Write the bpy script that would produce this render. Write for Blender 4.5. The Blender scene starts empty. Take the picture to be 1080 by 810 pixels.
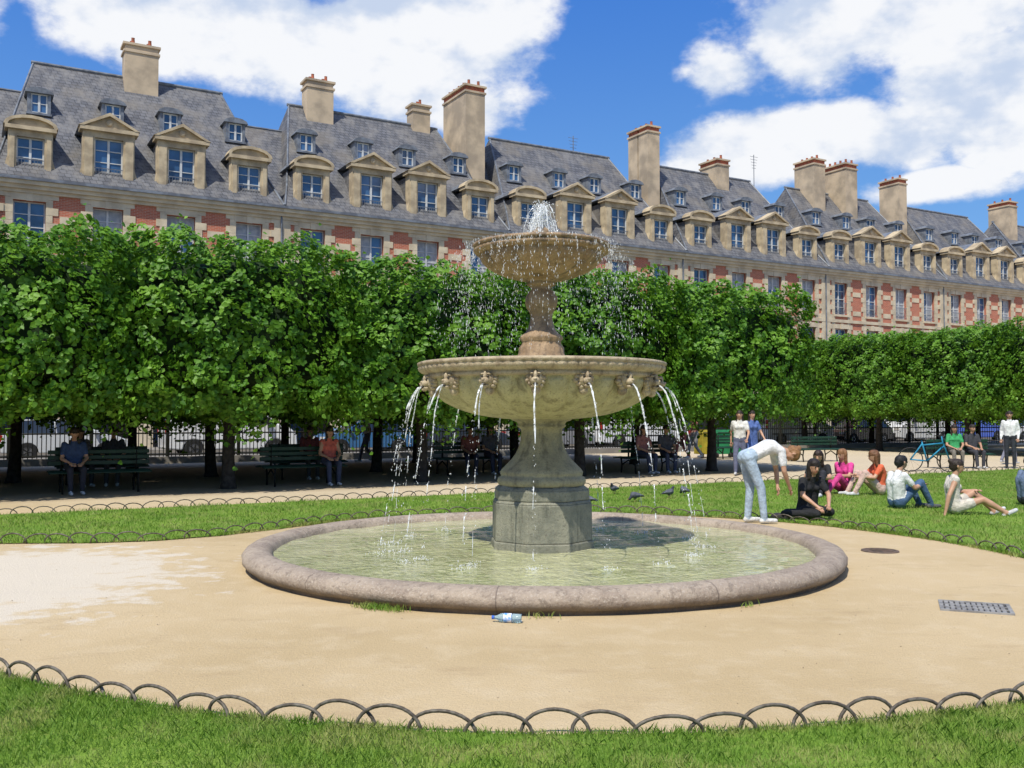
import bpy, bmesh, math, random
import numpy as np
from mathutils import Vector, Matrix, Quaternion
from mathutils.geometry import tessellate_polygon
from mathutils.kdtree import KDTree
random.seed(7); rng=np.random.default_rng(7)
scene=bpy.context.scene
R=math.radians
COL=scene.collection
# ---------------------------------------------------------------- node helpers
def newmat(name):
    m=bpy.data.materials.new(name); m.use_nodes=True
    nt=m.node_tree; b=nt.nodes['Principled BSDF']
    return m,nt,b
def N(nt,t,**kw):
    n=nt.nodes.new(t)
    for k,v in kw.items(): setattr(n,k,v)
    return n
def L(nt,a,b): nt.links.new(a,b)
def setin(nt,sock,v):
    if isinstance(v,bpy.types.NodeSocket): nt.links.new(v,sock)
    else: sock.default_value=v
def M(nt,op,a,b=None,c=None,clamp=False):
    n=nt.nodes.new('ShaderNodeMath'); n.operation=op; n.use_clamp=clamp
    setin(nt,n.inputs[0],a)
    if b is not None: setin(nt,n.inputs[1],b)
    if c is not None: setin(nt,n.inputs[2],c)
    return n.outputs[0]
def MIX(nt,f,a,b,blend='MIX'):
    n=nt.nodes.new('ShaderNodeMix'); n.data_type='RGBA'; n.blend_type=blend
    setin(nt,n.inputs[0],f)
    setin(nt,n.inputs[6],a if not isinstance(a,tuple) else (*a[:3],1))
    setin(nt,n.inputs[7],b if not isinstance(b,tuple) else (*b[:3],1))
    return n.outputs[2]
def NOISE(nt,vec,scale,detail=4,rough=.55,out=0):
    n=nt.nodes.new('ShaderNodeTexNoise'); n.inputs['Scale'].default_value=scale
    n.inputs['Detail'].default_value=detail; n.inputs['Roughness'].default_value=rough
    if vec is not None: nt.links.new(vec,n.inputs['Vector'])
    return n.outputs[out]
def RANGE(nt,v,a,b,c=0.,d=1.):
    n=nt.nodes.new('ShaderNodeMapRange'); n.interpolation_type='SMOOTHSTEP'
    setin(nt,n.inputs[0],v)
    for i,x in enumerate((a,b,c,d)): n.inputs[i+1].default_value=x
    return n.outputs[0]
def OBJ(nt,scale=None):
    o=nt.nodes.new('ShaderNodeTexCoord').outputs['Object']
    if scale:
        mp=nt.nodes.new('ShaderNodeMapping'); mp.inputs['Scale'].default_value=scale
        nt.links.new(o,mp.inputs['Vector']); return mp.outputs[0]
    return o
def BUMP(nt,b,h,strength,dist=.01):
    n=nt.nodes.new('ShaderNodeBump'); n.inputs['Strength'].default_value=strength; n.inputs['Distance'].default_value=dist
    nt.links.new(h,n.inputs['Height']); nt.links.new(n.outputs[0],b.inputs['Normal'])
def smat(name,c1,c2=None,rough=.7,scale=4,metal=0,bump=0,bscale=30,bdist=.01,spec=.4,detail=4,coat=0):
    m,nt,b=newmat(name)
    if c2 is None: c2=tuple(x*.7 for x in c1)
    o=OBJ(nt)
    f=RANGE(nt,NOISE(nt,o,scale,detail),.35,.65)
    L(nt,MIX(nt,f,c2,c1),b.inputs['Base Color'])
    b.inputs['Roughness'].default_value=rough; b.inputs['Metallic'].default_value=metal
    b.inputs['Specular IOR Level'].default_value=spec
    b.inputs['Coat Weight'].default_value=coat
    if bump: BUMP(nt,b,NOISE(nt,o,bscale,4),bump,bdist)
    return m
# ---------------------------------------------------------------- mesh builder
class MB:
    def __init__(s): s.v=[];s.f=[];s.m=[]
    def add(s,vs,fs,mi=0):
        b=len(s.v); s.v+= [tuple(v) for v in vs]; s.f+=[tuple(b+i for i in f) for f in fs]; s.m+=[mi]*len(fs)
    def box(s,x0,x1,y0,y1,z0,z1,mi=0):
        s.add([(x0,y0,z0),(x1,y0,z0),(x1,y1,z0),(x0,y1,z0),(x0,y0,z1),(x1,y0,z1),(x1,y1,z1),(x0,y1,z1)],
              [(0,3,2,1),(4,5,6,7),(0,1,5,4),(1,2,6,5),(2,3,7,6),(3,0,4,7)],mi)
    def prism(s,poly,a0,a1,axis='y',mi=0):
        n=len(poly)
        def P(p,a):
            if axis=='y': return (p[0],a,p[1])
            if axis=='x': return (a,p[0],p[1])
            return (p[0],p[1],a)
        vs=[P(p,a0) for p in poly]+[P(p,a1) for p in poly]
        fs=[tuple(range(n)),tuple(range(2*n-1,n-1,-1))]+[(i,(i+1)%n,n+(i+1)%n,n+i) for i in range(n)]
        s.add(vs,fs,mi)
    def tube(s,path,radii,n=6,mi=0,cap=True):
        path=[Vector(p) for p in path]
        if not hasattr(radii,'__len__'): radii=[radii]*len(path)
        b=len(s.v); prev=None
        for i,p in enumerate(path):
            d=(path[min(i+1,len(path)-1)]-path[max(i-1,0)]).normalized()
            a=Vector((0,0,1)) if abs(d.z)<.9 else Vector((1,0,0))
            if prev is None: u=d.cross(a).normalized()
            else:
                u=(prev-d*prev.dot(d)).normalized()
            prev=u; w=d.cross(u)
            for k in range(n):
                t=2*math.pi*k/n; s.v.append(tuple(p+(u*math.cos(t)+w*math.sin(t))*radii[i]))
        for i in range(len(path)-1):
            for k in range(n):
                s.f.append((b+i*n+k,b+i*n+(k+1)%n,b+(i+1)*n+(k+1)%n,b+(i+1)*n+k)); s.m.append(mi)
        if cap:
            s.f.append(tuple(b+k for k in range(n-1,-1,-1))); s.m.append(mi)
            e=b+(len(path)-1)*n; s.f.append(tuple(e+k for k in range(n))); s.m.append(mi)
    def lathe(s,prof,n=64,mi=0,c=(0,0,0),mod=None):
        b=len(s.v)
        for j,(r,z) in enumerate(prof):
            for k in range(n):
                t=2*math.pi*k/n; rr=r*(mod(t,j,z) if mod else 1)
                s.v.append((c[0]+rr*math.cos(t),c[1]+rr*math.sin(t),c[2]+z))
        m=len(prof)
        for j in range(m-1):
            for k in range(n):
                s.f.append((b+j*n+k,b+j*n+(k+1)%n,b+(j+1)*n+(k+1)%n,b+(j+1)*n+k)); s.m.append(mi)
    def ell(s,c,r,mi=0,nu=12,nv=8,rot=None):
        c=Vector(c); vs=[];
        for j in range(1,nv):
            ph=math.pi*j/nv
            for k in range(nu):
                t=2*math.pi*k/nu
                p=Vector((r[0]*math.sin(ph)*math.cos(t),r[1]*math.sin(ph)*math.sin(t),r[2]*math.cos(ph)))
                if rot: p=rot@p
                vs.append(c+p)
        tp=Vector((0,0,r[2])); 
        if rot: tp=rot@tp
        vs.append(c+tp); vs.append(c-tp); T=len(vs)-2
        fs=[]
        for j in range(nv-2):
            for k in range(nu): fs.append((j*nu+k,(j+1)*nu+k,(j+1)*nu+(k+1)%nu,j*nu+(k+1)%nu))
        for k in range(nu):
            fs.append((T,k,(k+1)%nu)); fs.append((T+1,(nv-2)*nu+(k+1)%nu,(nv-2)*nu+k))
        s.add(vs,fs,mi)
    def cap(s,p1,p2,r1,r2,mi=0,n=10):
        p1=Vector(p1);p2=Vector(p2); d=p2-p1
        if d.length<1e-4: d=Vector((0,0,1e-3))
        u=d.normalized(); path=[];rad=[]
        for a in (85,60,30): path.append(p1-u*r1*math.sin(R(a))); rad.append(r1*math.cos(R(a)))
        path.append(p1);rad.append(r1);path.append(p2);rad.append(r2)
        for a in (30,60,85): path.append(p2+u*r2*math.sin(R(a))); rad.append(r2*math.cos(R(a)))
        s.tube(path,rad,n,mi)
    def mesh(s,name,mats,smooth=False):
        me=bpy.data.meshes.new(name); me.from_pydata(s.v,[],s.f)
        for m in mats: me.materials.append(m)
        me.polygons.foreach_set('material_index',s.m)
        me.polygons.foreach_set('use_smooth',[smooth]*len(s.f))
        me.update()
        return me
    def obj(s,name,mats,parent=None,smooth=False,fixn=True):
        me=s.mesh(name,mats,smooth)
        if fixn:
            bm=bmesh.new(); bm.from_mesh(me); bmesh.ops.recalc_face_normals(bm,faces=bm.faces); bm.to_mesh(me); bm.free()
        return mkobj(name,me,parent)
def mkobj(name,me,parent=None,loc=(0,0,0),rz=0):
    o=bpy.data.objects.new(name,me); COL.objects.link(o); o.location=loc; o.rotation_euler=(0,0,rz)
    if parent: o.parent=parent
    return o
def empty(name,loc=(0,0,0),rz=0):
    o=bpy.data.objects.new(name,None); COL.objects.link(o); o.location=loc; o.rotation_euler=(0,0,rz); o.empty_display_size=.3
    return o
def npmesh(name,V,F,mats):
    me=bpy.data.meshes.new(name); k=F.shape[1]
    me.vertices.add(len(V)); me.vertices.foreach_set('co',V.astype(np.float32).ravel())
    me.loops.add(F.size); me.loops.foreach_set('vertex_index',F.astype(np.int32).ravel())
    me.polygons.add(len(F)); me.polygons.foreach_set('loop_start',np.arange(0,F.size,k,dtype=np.int32))
    try: me.polygons.foreach_set('loop_total',np.full(len(F),k,dtype=np.int32))
    except Exception: pass
    for m in mats: me.materials.append(m)
    me.update(calc_edges=True); me.validate()
    return me
# row frame: s runs along the house fronts, n is perpendicular to them
DX,DY=.8682,.4961
ANG=math.atan2(DY,DX)
def W(s,n,z=0): return (s*DX-n*DY, s*DY+n*DX, z)
# ---------------------------------------------------------------- camera, sun, world
cd=bpy.data.cameras.new('camera'); cam=bpy.data.objects.new('camera',cd); COL.objects.link(cam)
cam.location=(0,0,1.5); cam.rotation_euler=(R(92.06),0,0); cd.lens=33.33; cd.sensor_width=36; cd.clip_end=2000; cd.clip_start=.05
scene.camera=cam
scene.view_settings.view_transform='Standard'; scene.view_settings.look='None'; scene.view_settings.exposure=0
SUNEL=R(57); sx,sy=-.40,-.92; q=math.hypot(sx,sy); sx/=q; sy/=q
sv=Vector((sx*math.cos(SUNEL),sy*math.cos(SUNEL),math.sin(SUNEL)))
ld=bpy.data.lights.new('sun','SUN'); ld.energy=5.0; ld.angle=R(.5); ld.color=(1,.955,.85)
sun=bpy.data.objects.new('sun',ld); COL.objects.link(sun); sun.rotation_euler=(-sv).to_track_quat('-Z','Y').to_euler()
w=bpy.data.worlds.new("World"); scene.world=w; w.use_nodes=True; nt=w.node_tree
bg=nt.nodes['Background']; bg.inputs['Strength'].default_value=.105
sky=N(nt,'ShaderNodeTexSky',sky_type='NISHITA'); sky.sun_disc=False; sky.sun_elevation=SUNEL; sky.sun_rotation=math.atan2(sx,sy)%(2*math.pi)
sky.ozone_density=2.0; sky.air_density=1.0; sky.dust_density=.3
dirv=nt.nodes.new('ShaderNodeTexCoord').outputs['Generated']
sp=N(nt,'ShaderNodeSeparateXYZ'); L(nt,dirv,sp.inputs[0])
az=M(nt,'ARCTAN2',sp.outputs[0],sp.outputs[1]); el=M(nt,'ARCSINE',sp.outputs[2])
skyc=MIX(nt,.8,sky.outputs[0],MIX(nt,RANGE(nt,el,0.0,.5),(1.9,4.6,8.6),(.38,2.0,7.1)))
mp=N(nt,'ShaderNodeMapping'); mp.inputs['Scale'].default_value=(1,1,1.6); L(nt,dirv,mp.inputs[0])
nz=NOISE(nt,mp.outputs[0],7.5,7,.58)
CL=[(-18,22.0,8,3.2,1),(-12.5,20.6,6,2.6,1),(-7,20.9,7.5,4.2,1.1),(-2.5,23.0,4.8,4.0,1.05),(-22,25.0,6,2.2,1),(-4,18.6,5,1.9,.85),
    (18,22.0,5.2,3.2,1.05),(24.5,23.2,8,4.0,1.15),(31,22.5,5,4.0,1),(16.2,15.4,6,2.1,1.1),(21,15.6,4.4,1.9,1),(26.8,17.6,5,3.0,1.1),(31,16.2,5,3.0,1.1),
    (13,20,3.0,1.7,.75),(10,26.0,4,1.3,.9),(-31,20.5,2.6,2.4,.8),(24,12.6,4,.9,.75),(28.5,13.8,2.5,.8,.8)]
mask=None
for a,e,ra,re,wt in CL:
    da=M(nt,'MULTIPLY_ADD',az,1/R(ra),-a/ra); de=M(nt,'MULTIPLY_ADD',el,1/R(re),-e/re)
    d=M(nt,'SQRT',M(nt,'MULTIPLY_ADD',da,da,M(nt,'MULTIPLY',de,de)))
    v=M(nt,'MULTIPLY_ADD',d,-wt,1.3*wt)
    mask=v if mask is None else M(nt,'MAXIMUM',mask,v)
gen=M(nt,'MULTIPLY',RANGE(nt,M(nt,'ABSOLUTE',az),.62,.8,0,.75),RANGE(nt,el,.1,.3))
mask=M(nt,'MAXIMUM',mask,M(nt,'SUBTRACT',gen,.55))
dens=M(nt,'ADD',M(nt,'MULTIPLY',M(nt,'MAXIMUM',mask,-.6),.85),M(nt,'MULTIPLY',M(nt,'SUBTRACT',nz,.5),2.3))
cov=RANGE(nt,dens,.08,.50)
mp2=N(nt,'ShaderNodeMapping'); mp2.inputs['Scale'].default_value=(1,1,1.6); mp2.inputs['Location'].default_value=(0.01,0,-.045); L(nt,dirv,mp2.inputs[0])
nz2=NOISE(nt,mp2.outputs[0],7.5,4,.55)
shade=RANGE(nt,M(nt,'ADD',M(nt,'SUBTRACT',nz,nz2),M(nt,'MULTIPLY',dens,.03)),-.13,.09)
cc=MIX(nt,shade,(5.6,6.5,8.1),(9.1,9.2,9.4))
L(nt,MIX(nt,M(nt,'MULTIPLY',cov,.97),skyc,cc),bg.inputs['Color'])
# ---------------------------------------------------------------- materials
def gravel_mat():
    m,nt,b=newmat('sand_gravel'); o=OBJ(nt)
    big=NOISE(nt,o,.35,3); mid=NOISE(nt,o,3,5,.65); fine=NOISE(nt,o,110,2,.7); sp_=NOISE(nt,o,38,4,.8)
    c=MIX(nt,RANGE(nt,big,.35,.65),(.49,.37,.205),(.57,.44,.26))
    c=MIX(nt,M(nt,'MULTIPLY',RANGE(nt,mid,.45,.7),.45),c,(.62,.50,.325))
    c=MIX(nt,M(nt,'MULTIPLY',RANGE(nt,NOISE(nt,OBJ(nt,(1,2.5,1)),1.1,6,.7),.54,.70),.45),c,(.40,.29,.165))
    s=N(nt,'ShaderNodeSeparateXYZ'); L(nt,o,s.inputs[0])
    dx=M(nt,'MULTIPLY_ADD',s.outputs[0],1/2.0,5.0/2.0); dy=M(nt,'MULTIPLY_ADD',s.outputs[1],1/2.4,-8.7/2.4)
    d=M(nt,'ADD',M(nt,'SQRT',M(nt,'ADD',M(nt,'MULTIPLY',dx,dx),M(nt,'MULTIPLY',dy,dy))),M(nt,'MULTIPLY',M(nt,'SUBTRACT',mid,.5),2.2))
    c=MIX(nt,RANGE(nt,d,.7,1.1,.75,0.),c,(.68,.62,.52))
    far=RANGE(nt,s.outputs[1],14,20); c=MIX(nt,M(nt,'MULTIPLY',far,.6),c,(.58,.50,.38))
    c=MIX(nt,M(nt,'MULTIPLY',RANGE(nt,fine,.3,.5,1,0),.45),c,(.24,.17,.10))
    c=MIX(nt,M(nt,'MULTIPLY',RANGE(nt,sp_,.64,.72),.5),c,(.74,.68,.55))
    c=MIX(nt,M(nt,'MULTIPLY',RANGE(nt,sp_,.27,.33,1,0),.5),c,(.26,.19,.12))
    # shade under the tree rows, painted into the ground colour
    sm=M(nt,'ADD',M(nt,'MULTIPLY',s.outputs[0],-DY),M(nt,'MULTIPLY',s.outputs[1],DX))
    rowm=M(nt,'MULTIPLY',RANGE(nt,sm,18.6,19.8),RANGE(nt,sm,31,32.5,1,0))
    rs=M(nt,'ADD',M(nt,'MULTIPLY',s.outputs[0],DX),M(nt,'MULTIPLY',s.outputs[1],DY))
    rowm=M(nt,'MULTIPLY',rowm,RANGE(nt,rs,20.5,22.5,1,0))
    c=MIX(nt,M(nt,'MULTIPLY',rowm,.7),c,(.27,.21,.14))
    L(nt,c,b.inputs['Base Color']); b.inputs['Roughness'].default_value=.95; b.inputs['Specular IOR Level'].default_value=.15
    BUMP(nt,b,sp_,.7,.02)
    return m
def grass_mat():
    m,nt,b=newmat('grass_soil'); o=OBJ(nt)
    c=MIX(nt,RANGE(nt,NOISE(nt,o,.9,4),.35,.65),(.12,.22,.028),(.18,.28,.04))
    c=MIX(nt,M(nt,'MULTIPLY',RANGE(nt,NOISE(nt,o,12,4,.7),.5,.7),.6),c,(.26,.28,.08))
    c=MIX(nt,RANGE(nt,NOISE(nt,o,90,2,.7),.35,.5,.45,0.),c,(.04,.08,.01))
    L(nt,c,b.inputs['Base Color']); b.inputs['Roughness'].default_value=.9; b.inputs['Specular IOR Level'].default_value=.1
    return m
def leafy(name,c1,c2,c3,scale=1.2,tr=.35,rough=.5,tc=(.3,.55,.04),lo=.42,hi=.68):
    m,nt,b=newmat(name); o=OBJ(nt)
    g=nt.nodes.new('ShaderNodeNewGeometry').outputs['Random Per Island']
    c=MIX(nt,g,c1,c2); c=MIX(nt,RANGE(nt,NOISE(nt,o,scale,3,.6),lo,hi),c,c3)
    L(nt,c,b.inputs['Base Color']); b.inputs['Roughness'].default_value=rough; b.inputs['Specular IOR Level'].default_value=.35
    t=N(nt,'ShaderNodeBsdfTranslucent'); L(nt,MIX(nt,.5,c,tc),t.inputs[0])
    ms=N(nt,'ShaderNodeMixShader'); ms.inputs[0].default_value=tr
    L(nt,b.outputs[0],ms.inputs[1]); L(nt,t.outputs[0],ms.inputs[2]); L(nt,ms.outputs[0],nt.nodes['Material Output'].inputs[0])
    return m
def slate_mat():
    m,nt,b=newmat('slate'); o=OBJ(nt)
    br=N(nt,'ShaderNodeTexBrick'); br.inputs['Scale'].default_value=1; br.inputs['Brick Width'].default_value=.28; br.inputs['Row Height'].default_value=.2
    br.inputs['Mortar Size'].default_value=.016; br.inputs['Bias'].default_value=0
    br.inputs['Color1'].default_value=(.145,.148,.16,1); br.inputs['Color2'].default_value=(.09,.092,.102,1); br.inputs['Mortar'].default_value=(.04,.04,.045,1)
    s=N(nt,'ShaderNodeSeparateXYZ'); L(nt,o,s.inputs[0]); cb=N(nt,'ShaderNodeCombineXYZ')
    L(nt,M(nt,'ADD',s.outputs[0],M(nt,'MULTIPLY',s.outputs[1],.37)),cb.inputs[0]); L(nt,s.outputs[2],cb.inputs[1]); L(nt,cb.outputs[0],br.inputs['Vector'])
    oi=nt.nodes.new('ShaderNodeObjectInfo'); ofs=N(nt,'ShaderNodeVectorMath',operation='ADD'); L(nt,o,ofs.inputs[0]); L(nt,oi.outputs['Location'],ofs.inputs[1]); ov=ofs.outputs[0]
    mz=N(nt,'ShaderNodeMapping'); mz.inputs['Scale'].default_value=(1,1,.25); L(nt,ov,mz.inputs[0])
    c=MIX(nt,M(nt,'MULTIPLY',RANGE(nt,NOISE(nt,mz.outputs[0],1.6,5,.65),.4,.7),.75),br.outputs[0],(.21,.20,.19))
    c=MIX(nt,M(nt,'MULTIPLY',RANGE(nt,NOISE(nt,ov,5,4,.7),.55,.68),.6),c,(.055,.055,.06))
    c=MIX(nt,M(nt,'MULTIPLY',RANGE(nt,NOISE(nt,ov,.5,3),.52,.68),.45),c,(.20,.175,.14))
    L(nt,c,b.inputs['Base Color']); b.inputs['Roughness'].default_value=.6; b.inputs['Specular IOR Level'].default_value=.3
    return m
def brick_mat():
    m,nt,b=newmat('red_brick'); o=OBJ(nt)
    br=N(nt,'ShaderNodeTexBrick'); br.inputs['Scale'].default_value=1; br.inputs['Brick Width'].default_value=.24; br.inputs['Row Height'].default_value=.075
    br.inputs['Mortar Size'].default_value=.008
    br.inputs['Color1'].default_value=(.50,.13,.065,1); br.inputs['Color2'].default_value=(.38,.095,.05,1); br.inputs['Mortar'].default_value=(.46,.32,.23,1)
    s=N(nt,'ShaderNodeSeparateXYZ'); L(nt,o,s.inputs[0]); cb=N(nt,'ShaderNodeCombineXYZ')
    L(nt,M(nt,'ADD',s.outputs[0],s.outputs[1]),cb.inputs[0]); L(nt,s.outputs[2],cb.inputs[1]); L(nt,cb.outputs[0],br.inputs['Vector'])
    oi=nt.nodes.new('ShaderNodeObjectInfo'); ofs=N(nt,'ShaderNodeVectorMath',operation='ADD'); L(nt,o,ofs.inputs[0]); L(nt,oi.outputs['Location'],ofs.inputs[1])
    c=MIX(nt,M(nt,'MULTIPLY',RANGE(nt,NOISE(nt,ofs.outputs[0],.9,5,.65),.42,.7),.4),br.outputs[0],(.52,.24,.15))
    L(nt,c,b.inputs['Base Color']); b.inputs['Roughness'].default_value=.9; return m
MG=gravel_mat(); MGR=grass_mat()
MLEAF=leafy('linden_leaf',(.045,.135,.010),(.11,.26,.020),(.19,.37,.035),1.5,.33)
MBLADE=leafy('grass_blade',(.13,.25,.03),(.22,.34,.05),(.33,.36,.11),2.2,.3,.6,lo=.45,hi=.62)
MSLATE=slate_mat(); MBRICK=brick_mat()
MSTONE=smat('limestone',(.64,.54,.38),(.48,.395,.275),.85,1.3,bump=.3,bscale=8)
MDORM=smat('dormer_stone',(.54,.44,.29),(.34,.27,.18),.85,1.6)
MPLAST=smat('chimney_render',(.54,.43,.30),(.34,.275,.20),.9,.9,detail=6)
MPOT=smat('terracotta',(.42,.11,.05),(.24,.08,.045),.8,5)
MZINC=smat('zinc',(.19,.21,.24),(.11,.12,.14),.45,3)
MGLASS=smat('window_glass',(.05,.13,.27),(.02,.04,.08),.05,.5,spec=1.)
MFRAME=smat('window_paint',(.60,.61,.60),(.48,.49,.49),.6,3)
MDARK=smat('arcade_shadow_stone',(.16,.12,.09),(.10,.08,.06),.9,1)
MIRON=smat('dark_iron',(.012,.015,.013),(.02,.017,.012),.7,20,spec=.15)
MHOOP=smat('weathered_iron',(.16,.14,.11),(.07,.055,.04),.6,25,metal=.2)
MBARK=smat('bark',(.055,.045,.035),(.025,.02,.016),.95,9,bump=.8,bscale=18,bdist=.03)
MCORE=smat('crown_blocker_dark',(.012,.035,.006),(.006,.018,.003),.9,3)  # dark colour of the light-stopping body added inside each crown
MASPH=smat('asphalt',(.06,.058,.056),(.045,.044,.043),.9,2)
MPAVE=smat('pavement_stone',(.26,.24,.21),(.20,.185,.165),.9,2)
MGREEN=smat('bench_green_paint',(.012,.05,.028),(.008,.032,.018),.5,10)
# ---------------------------------------------------------------- ground
mb=MB(); mb.add([(-900,-900,0),(900,-900,0),(900,900,0),(-900,900,0)],[(0,1,2,3)]); mb.obj('ground',[MG])
mb=MB()
a,b_=-60,150
mb.add([W(a,36.5,.004),W(b_,36.5,.004),W(b_,43.2,.004),W(a,43.2,.004)],[(0,1,2,3)]); mb.obj('road',[MASPH])
mb=MB()
def slab(mb,s0,s1,n0,n1,z0,z1,mi=0):
    vs=[W(s0,n0,z0),W(s1,n0,z0),W(s1,n1,z0),W(s0,n1,z0),W(s0,n0,z1),W(s1,n0,z1),W(s1,n1,z1),W(s0,n1,z1)]
    mb.add(vs,[(0,3,2,1),(4,5,6,7),(0,1,5,4),(1,2,6,5),(2,3,7,6),(3,0,4,7)],mi)
slab(mb,a,b_,43.3,52,0,.13); slab(mb,a,b_,34,36.4,0,.13); mb.obj('pavement',[MPAVE])
C=(.32,10.3)
def pol(th,r): return (C[0]+r*math.cos(R(th)),C[1]+r*math.sin(R(th)))
TB=[(-10,5.35),(0,5.15),(25,5.0),(45,4.95),(65,4.85),(90,4.75),(115,4.6),(130,4.45),(145,4.32),(157,4.45)]
backedge=[pol(t,float(np.interp(t,[x[0] for x in TB],[x[1] for x in TB]))) for t in np.arange(-10,157.1,2)]
corner=[(-4.35,11.62),(-5.0,11.42),(-6.1,11.36),(-8,11.3),(-16,11.2)]
nL=16.68
backpoly=backedge+corner+[W(-16+3,nL)[:2],W(34,nL)[:2],(32,8.6),(7.5,9.1)]
backline=backedge+corner
frontedge=[pol(t,5.78) for t in np.arange(-150,-24.9,2)]
frontpoly=frontedge+[(9,8.2),(12,0),(12,-12),(-12,-12),(-12,6.0)]
def sheet(name,poly,z,mat):
    tr=tessellate_polygon([[Vector((p[0],p[1],0)) for p in poly]])
    mb=MB(); mb.add([(p[0],p[1],z) for p in poly],[tuple(t) for t in tr]); o=mb.obj(name,[mat],fixn=True)
    me=o.data
    if me.polygons[0].normal.z<0: me.flip_normals()
    return o
lawnB=sheet('lawn',backpoly,.012,MGR); lawnF=sheet('lawn',frontpoly,.012,MGR)
def inpoly(P,poly):
    x,y=P[:,0],P[:,1]; ins=np.zeros(len(P),bool); n=len(poly)
    for i in range(n):
        x1,y1=poly[i]; x2,y2=poly[(i+1)%n]
        if y1==y2: continue
        c=((y1>y)!=(y2>y))&(x<(x2-x1)*(y-y1)/(y2-y1)+x1); ins^=c
    return ins
def blades(P,h,wd):
    n=len(P); a=rng.uniform(0,2*np.pi,n); h=h*rng.uniform(.4,1.3,n)*(1+.35*np.sin(3.1*P[:,0]+1.7*P[:,1])*np.sin(2.3*P[:,1]-1.1*P[:,0])); l=rng.uniform(.1,1.1,n)*h; b=rng.uniform(0,2*np.pi,n)
    dx=np.cos(a)*wd/2; dy=np.sin(a)*wd/2; lx=np.cos(b)*l; ly=np.sin(b)*l
    z0=np.full(n,.008)
    v=np.stack([np.stack([P[:,0]-dx,P[:,1]-dy,z0],1),np.stack([P[:,0]+dx,P[:,1]+dy,z0],1),
                np.stack([P[:,0]+lx*.4+dx*.8,P[:,1]+ly*.4+dy*.8,z0+h*.6],1),np.stack([P[:,0]+lx,P[:,1]+ly,z0+h],1),
                np.stack([P[:,0]+lx*.4-dx*.8,P[:,1]+ly*.4-dy*.8,z0+h*.6],1)],1)
    F=np.arange(n*5).reshape(n,5)
    return v.reshape(-1,3),F
P=np.stack([rng.uniform(-3.4,3.6,180000),rng.uniform(3.2,6.3,180000)],1)
P=P[inpoly(P,frontpoly)]; P=P[np.abs(P[:,0])<P[:,1]*.62+.3]
e=np.array(frontedge); e=e[(np.abs(e[:,0])<4)]; ei=rng.integers(0,len(e)-1,6000); t_=rng.random(6000)[:,None]
Pe=e[ei]*(1-t_)+e[ei+1]*t_+rng.normal(0,.028,(6000,2)); P=np.concatenate([P,Pe])
V,F=blades(P,.034,.0042)
P2=np.stack([rng.uniform(-10,16,300000),rng.uniform(10,29,300000)],1); P2=P2[inpoly(P2,backpoly)]; P2=P2[np.abs(P2[:,0])<P2[:,1]*.62+.5]
e=np.array(backedge+corner[:4]); ei=rng.integers(0,len(e)-1,9000); t_=rng.random(9000)[:,None]
P2=np.concatenate([P2,e[ei]*(1-t_)+e[ei+1]*t_+rng.normal(0,.035,(9000,2))])
V2,F2=blades(P2,.042,.010)
g1=mkobj('grass_blades_near',npmesh('grass_blades',V,F,[MBLADE]),lawnF); g2=mkobj('grass_blades_far',npmesh('grass_blades',V2,F2,[MBLADE]),lawnB)
P3=[]
for t,k in ((-118,50),(-116,60),(-113,30),(-92,12),(-60,8)):
    for _ in range(k*2):
        tt=t+random.gauss(0,1.0); rr=3.12+abs(random.gauss(0,.04)); P3.append(pol(tt,rr))
V,F=blades(np.array(P3),.045,.007); mkobj('weeds',npmesh('weeds',V,F,[MBLADE]))
# ---------------------------------------------------------------- hoop fences
def hoops(mb,line,step,wd,h,r,ns=5,seg=10):
    pts=[Vector((p[0],p[1],0)) for p in line]; Ls=[0]
    for i in range(1,len(pts)): Ls.append(Ls[-1]+(pts[i]-pts[i-1]).length)
    def at(s):
        s=max(0,min(Ls[-1],s)); i=max(1,min(len(pts)-1,int(np.searchsorted(Ls,s)))); t=(s-Ls[i-1])/max(1e-6,Ls[i]-Ls[i-1]); return pts[i-1].lerp(pts[i],t)
    k=0; s=0
    while s<Ls[-1]:
        s0=s+random.gauss(0,.012); a=at(s0); b=at(s0+wd*random.uniform(.95,1.05)); hh=h*random.uniform(.82,1.08); lean=Vector((random.gauss(0,.016),random.gauss(0,.016),0))
        pth=[]
        nrm=(b-a).cross(Vector((0,0,1)))
        nrm=(nrm.normalized() if nrm.length>0 else nrm)*(.006 if k%2 else -.006)
        for j in range(seg+1):
            u=math.pi*j/seg; c=.5-.5*math.cos(u); pth.append(a.lerp(b,c)+Vector((0,0,-.01+hh*math.sin(u)**.85))+nrm+lean*math.sin(u))
        mb.tube(pth,r,ns); k+=1; s+=step
mb=MB(); hoops(mb,frontedge,.262,.335,.13,.0092,7,14); mb.obj('hoop_fence',[MHOOP],smooth=True)
mb=MB(); hoops(mb,backline,.27,.34,.13,.009,4,8); mb.obj('hoop_fence',[MHOOP],smooth=True)
mb=MB(); hoops(mb,[W(-14,nL)[:2],W(34,nL)[:2]],.27,.34,.13,.009,4,8); mb.obj('hoop_fence',[MHOOP],smooth=True)
mb=MB(); hoops(mb,[(-4.93,9.1),(-5.6,9.35),(-8,9.4)],.27,.34,.13,.009,5,10); mb.obj('hoop_fence',[MHOOP],smooth=True)
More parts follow.
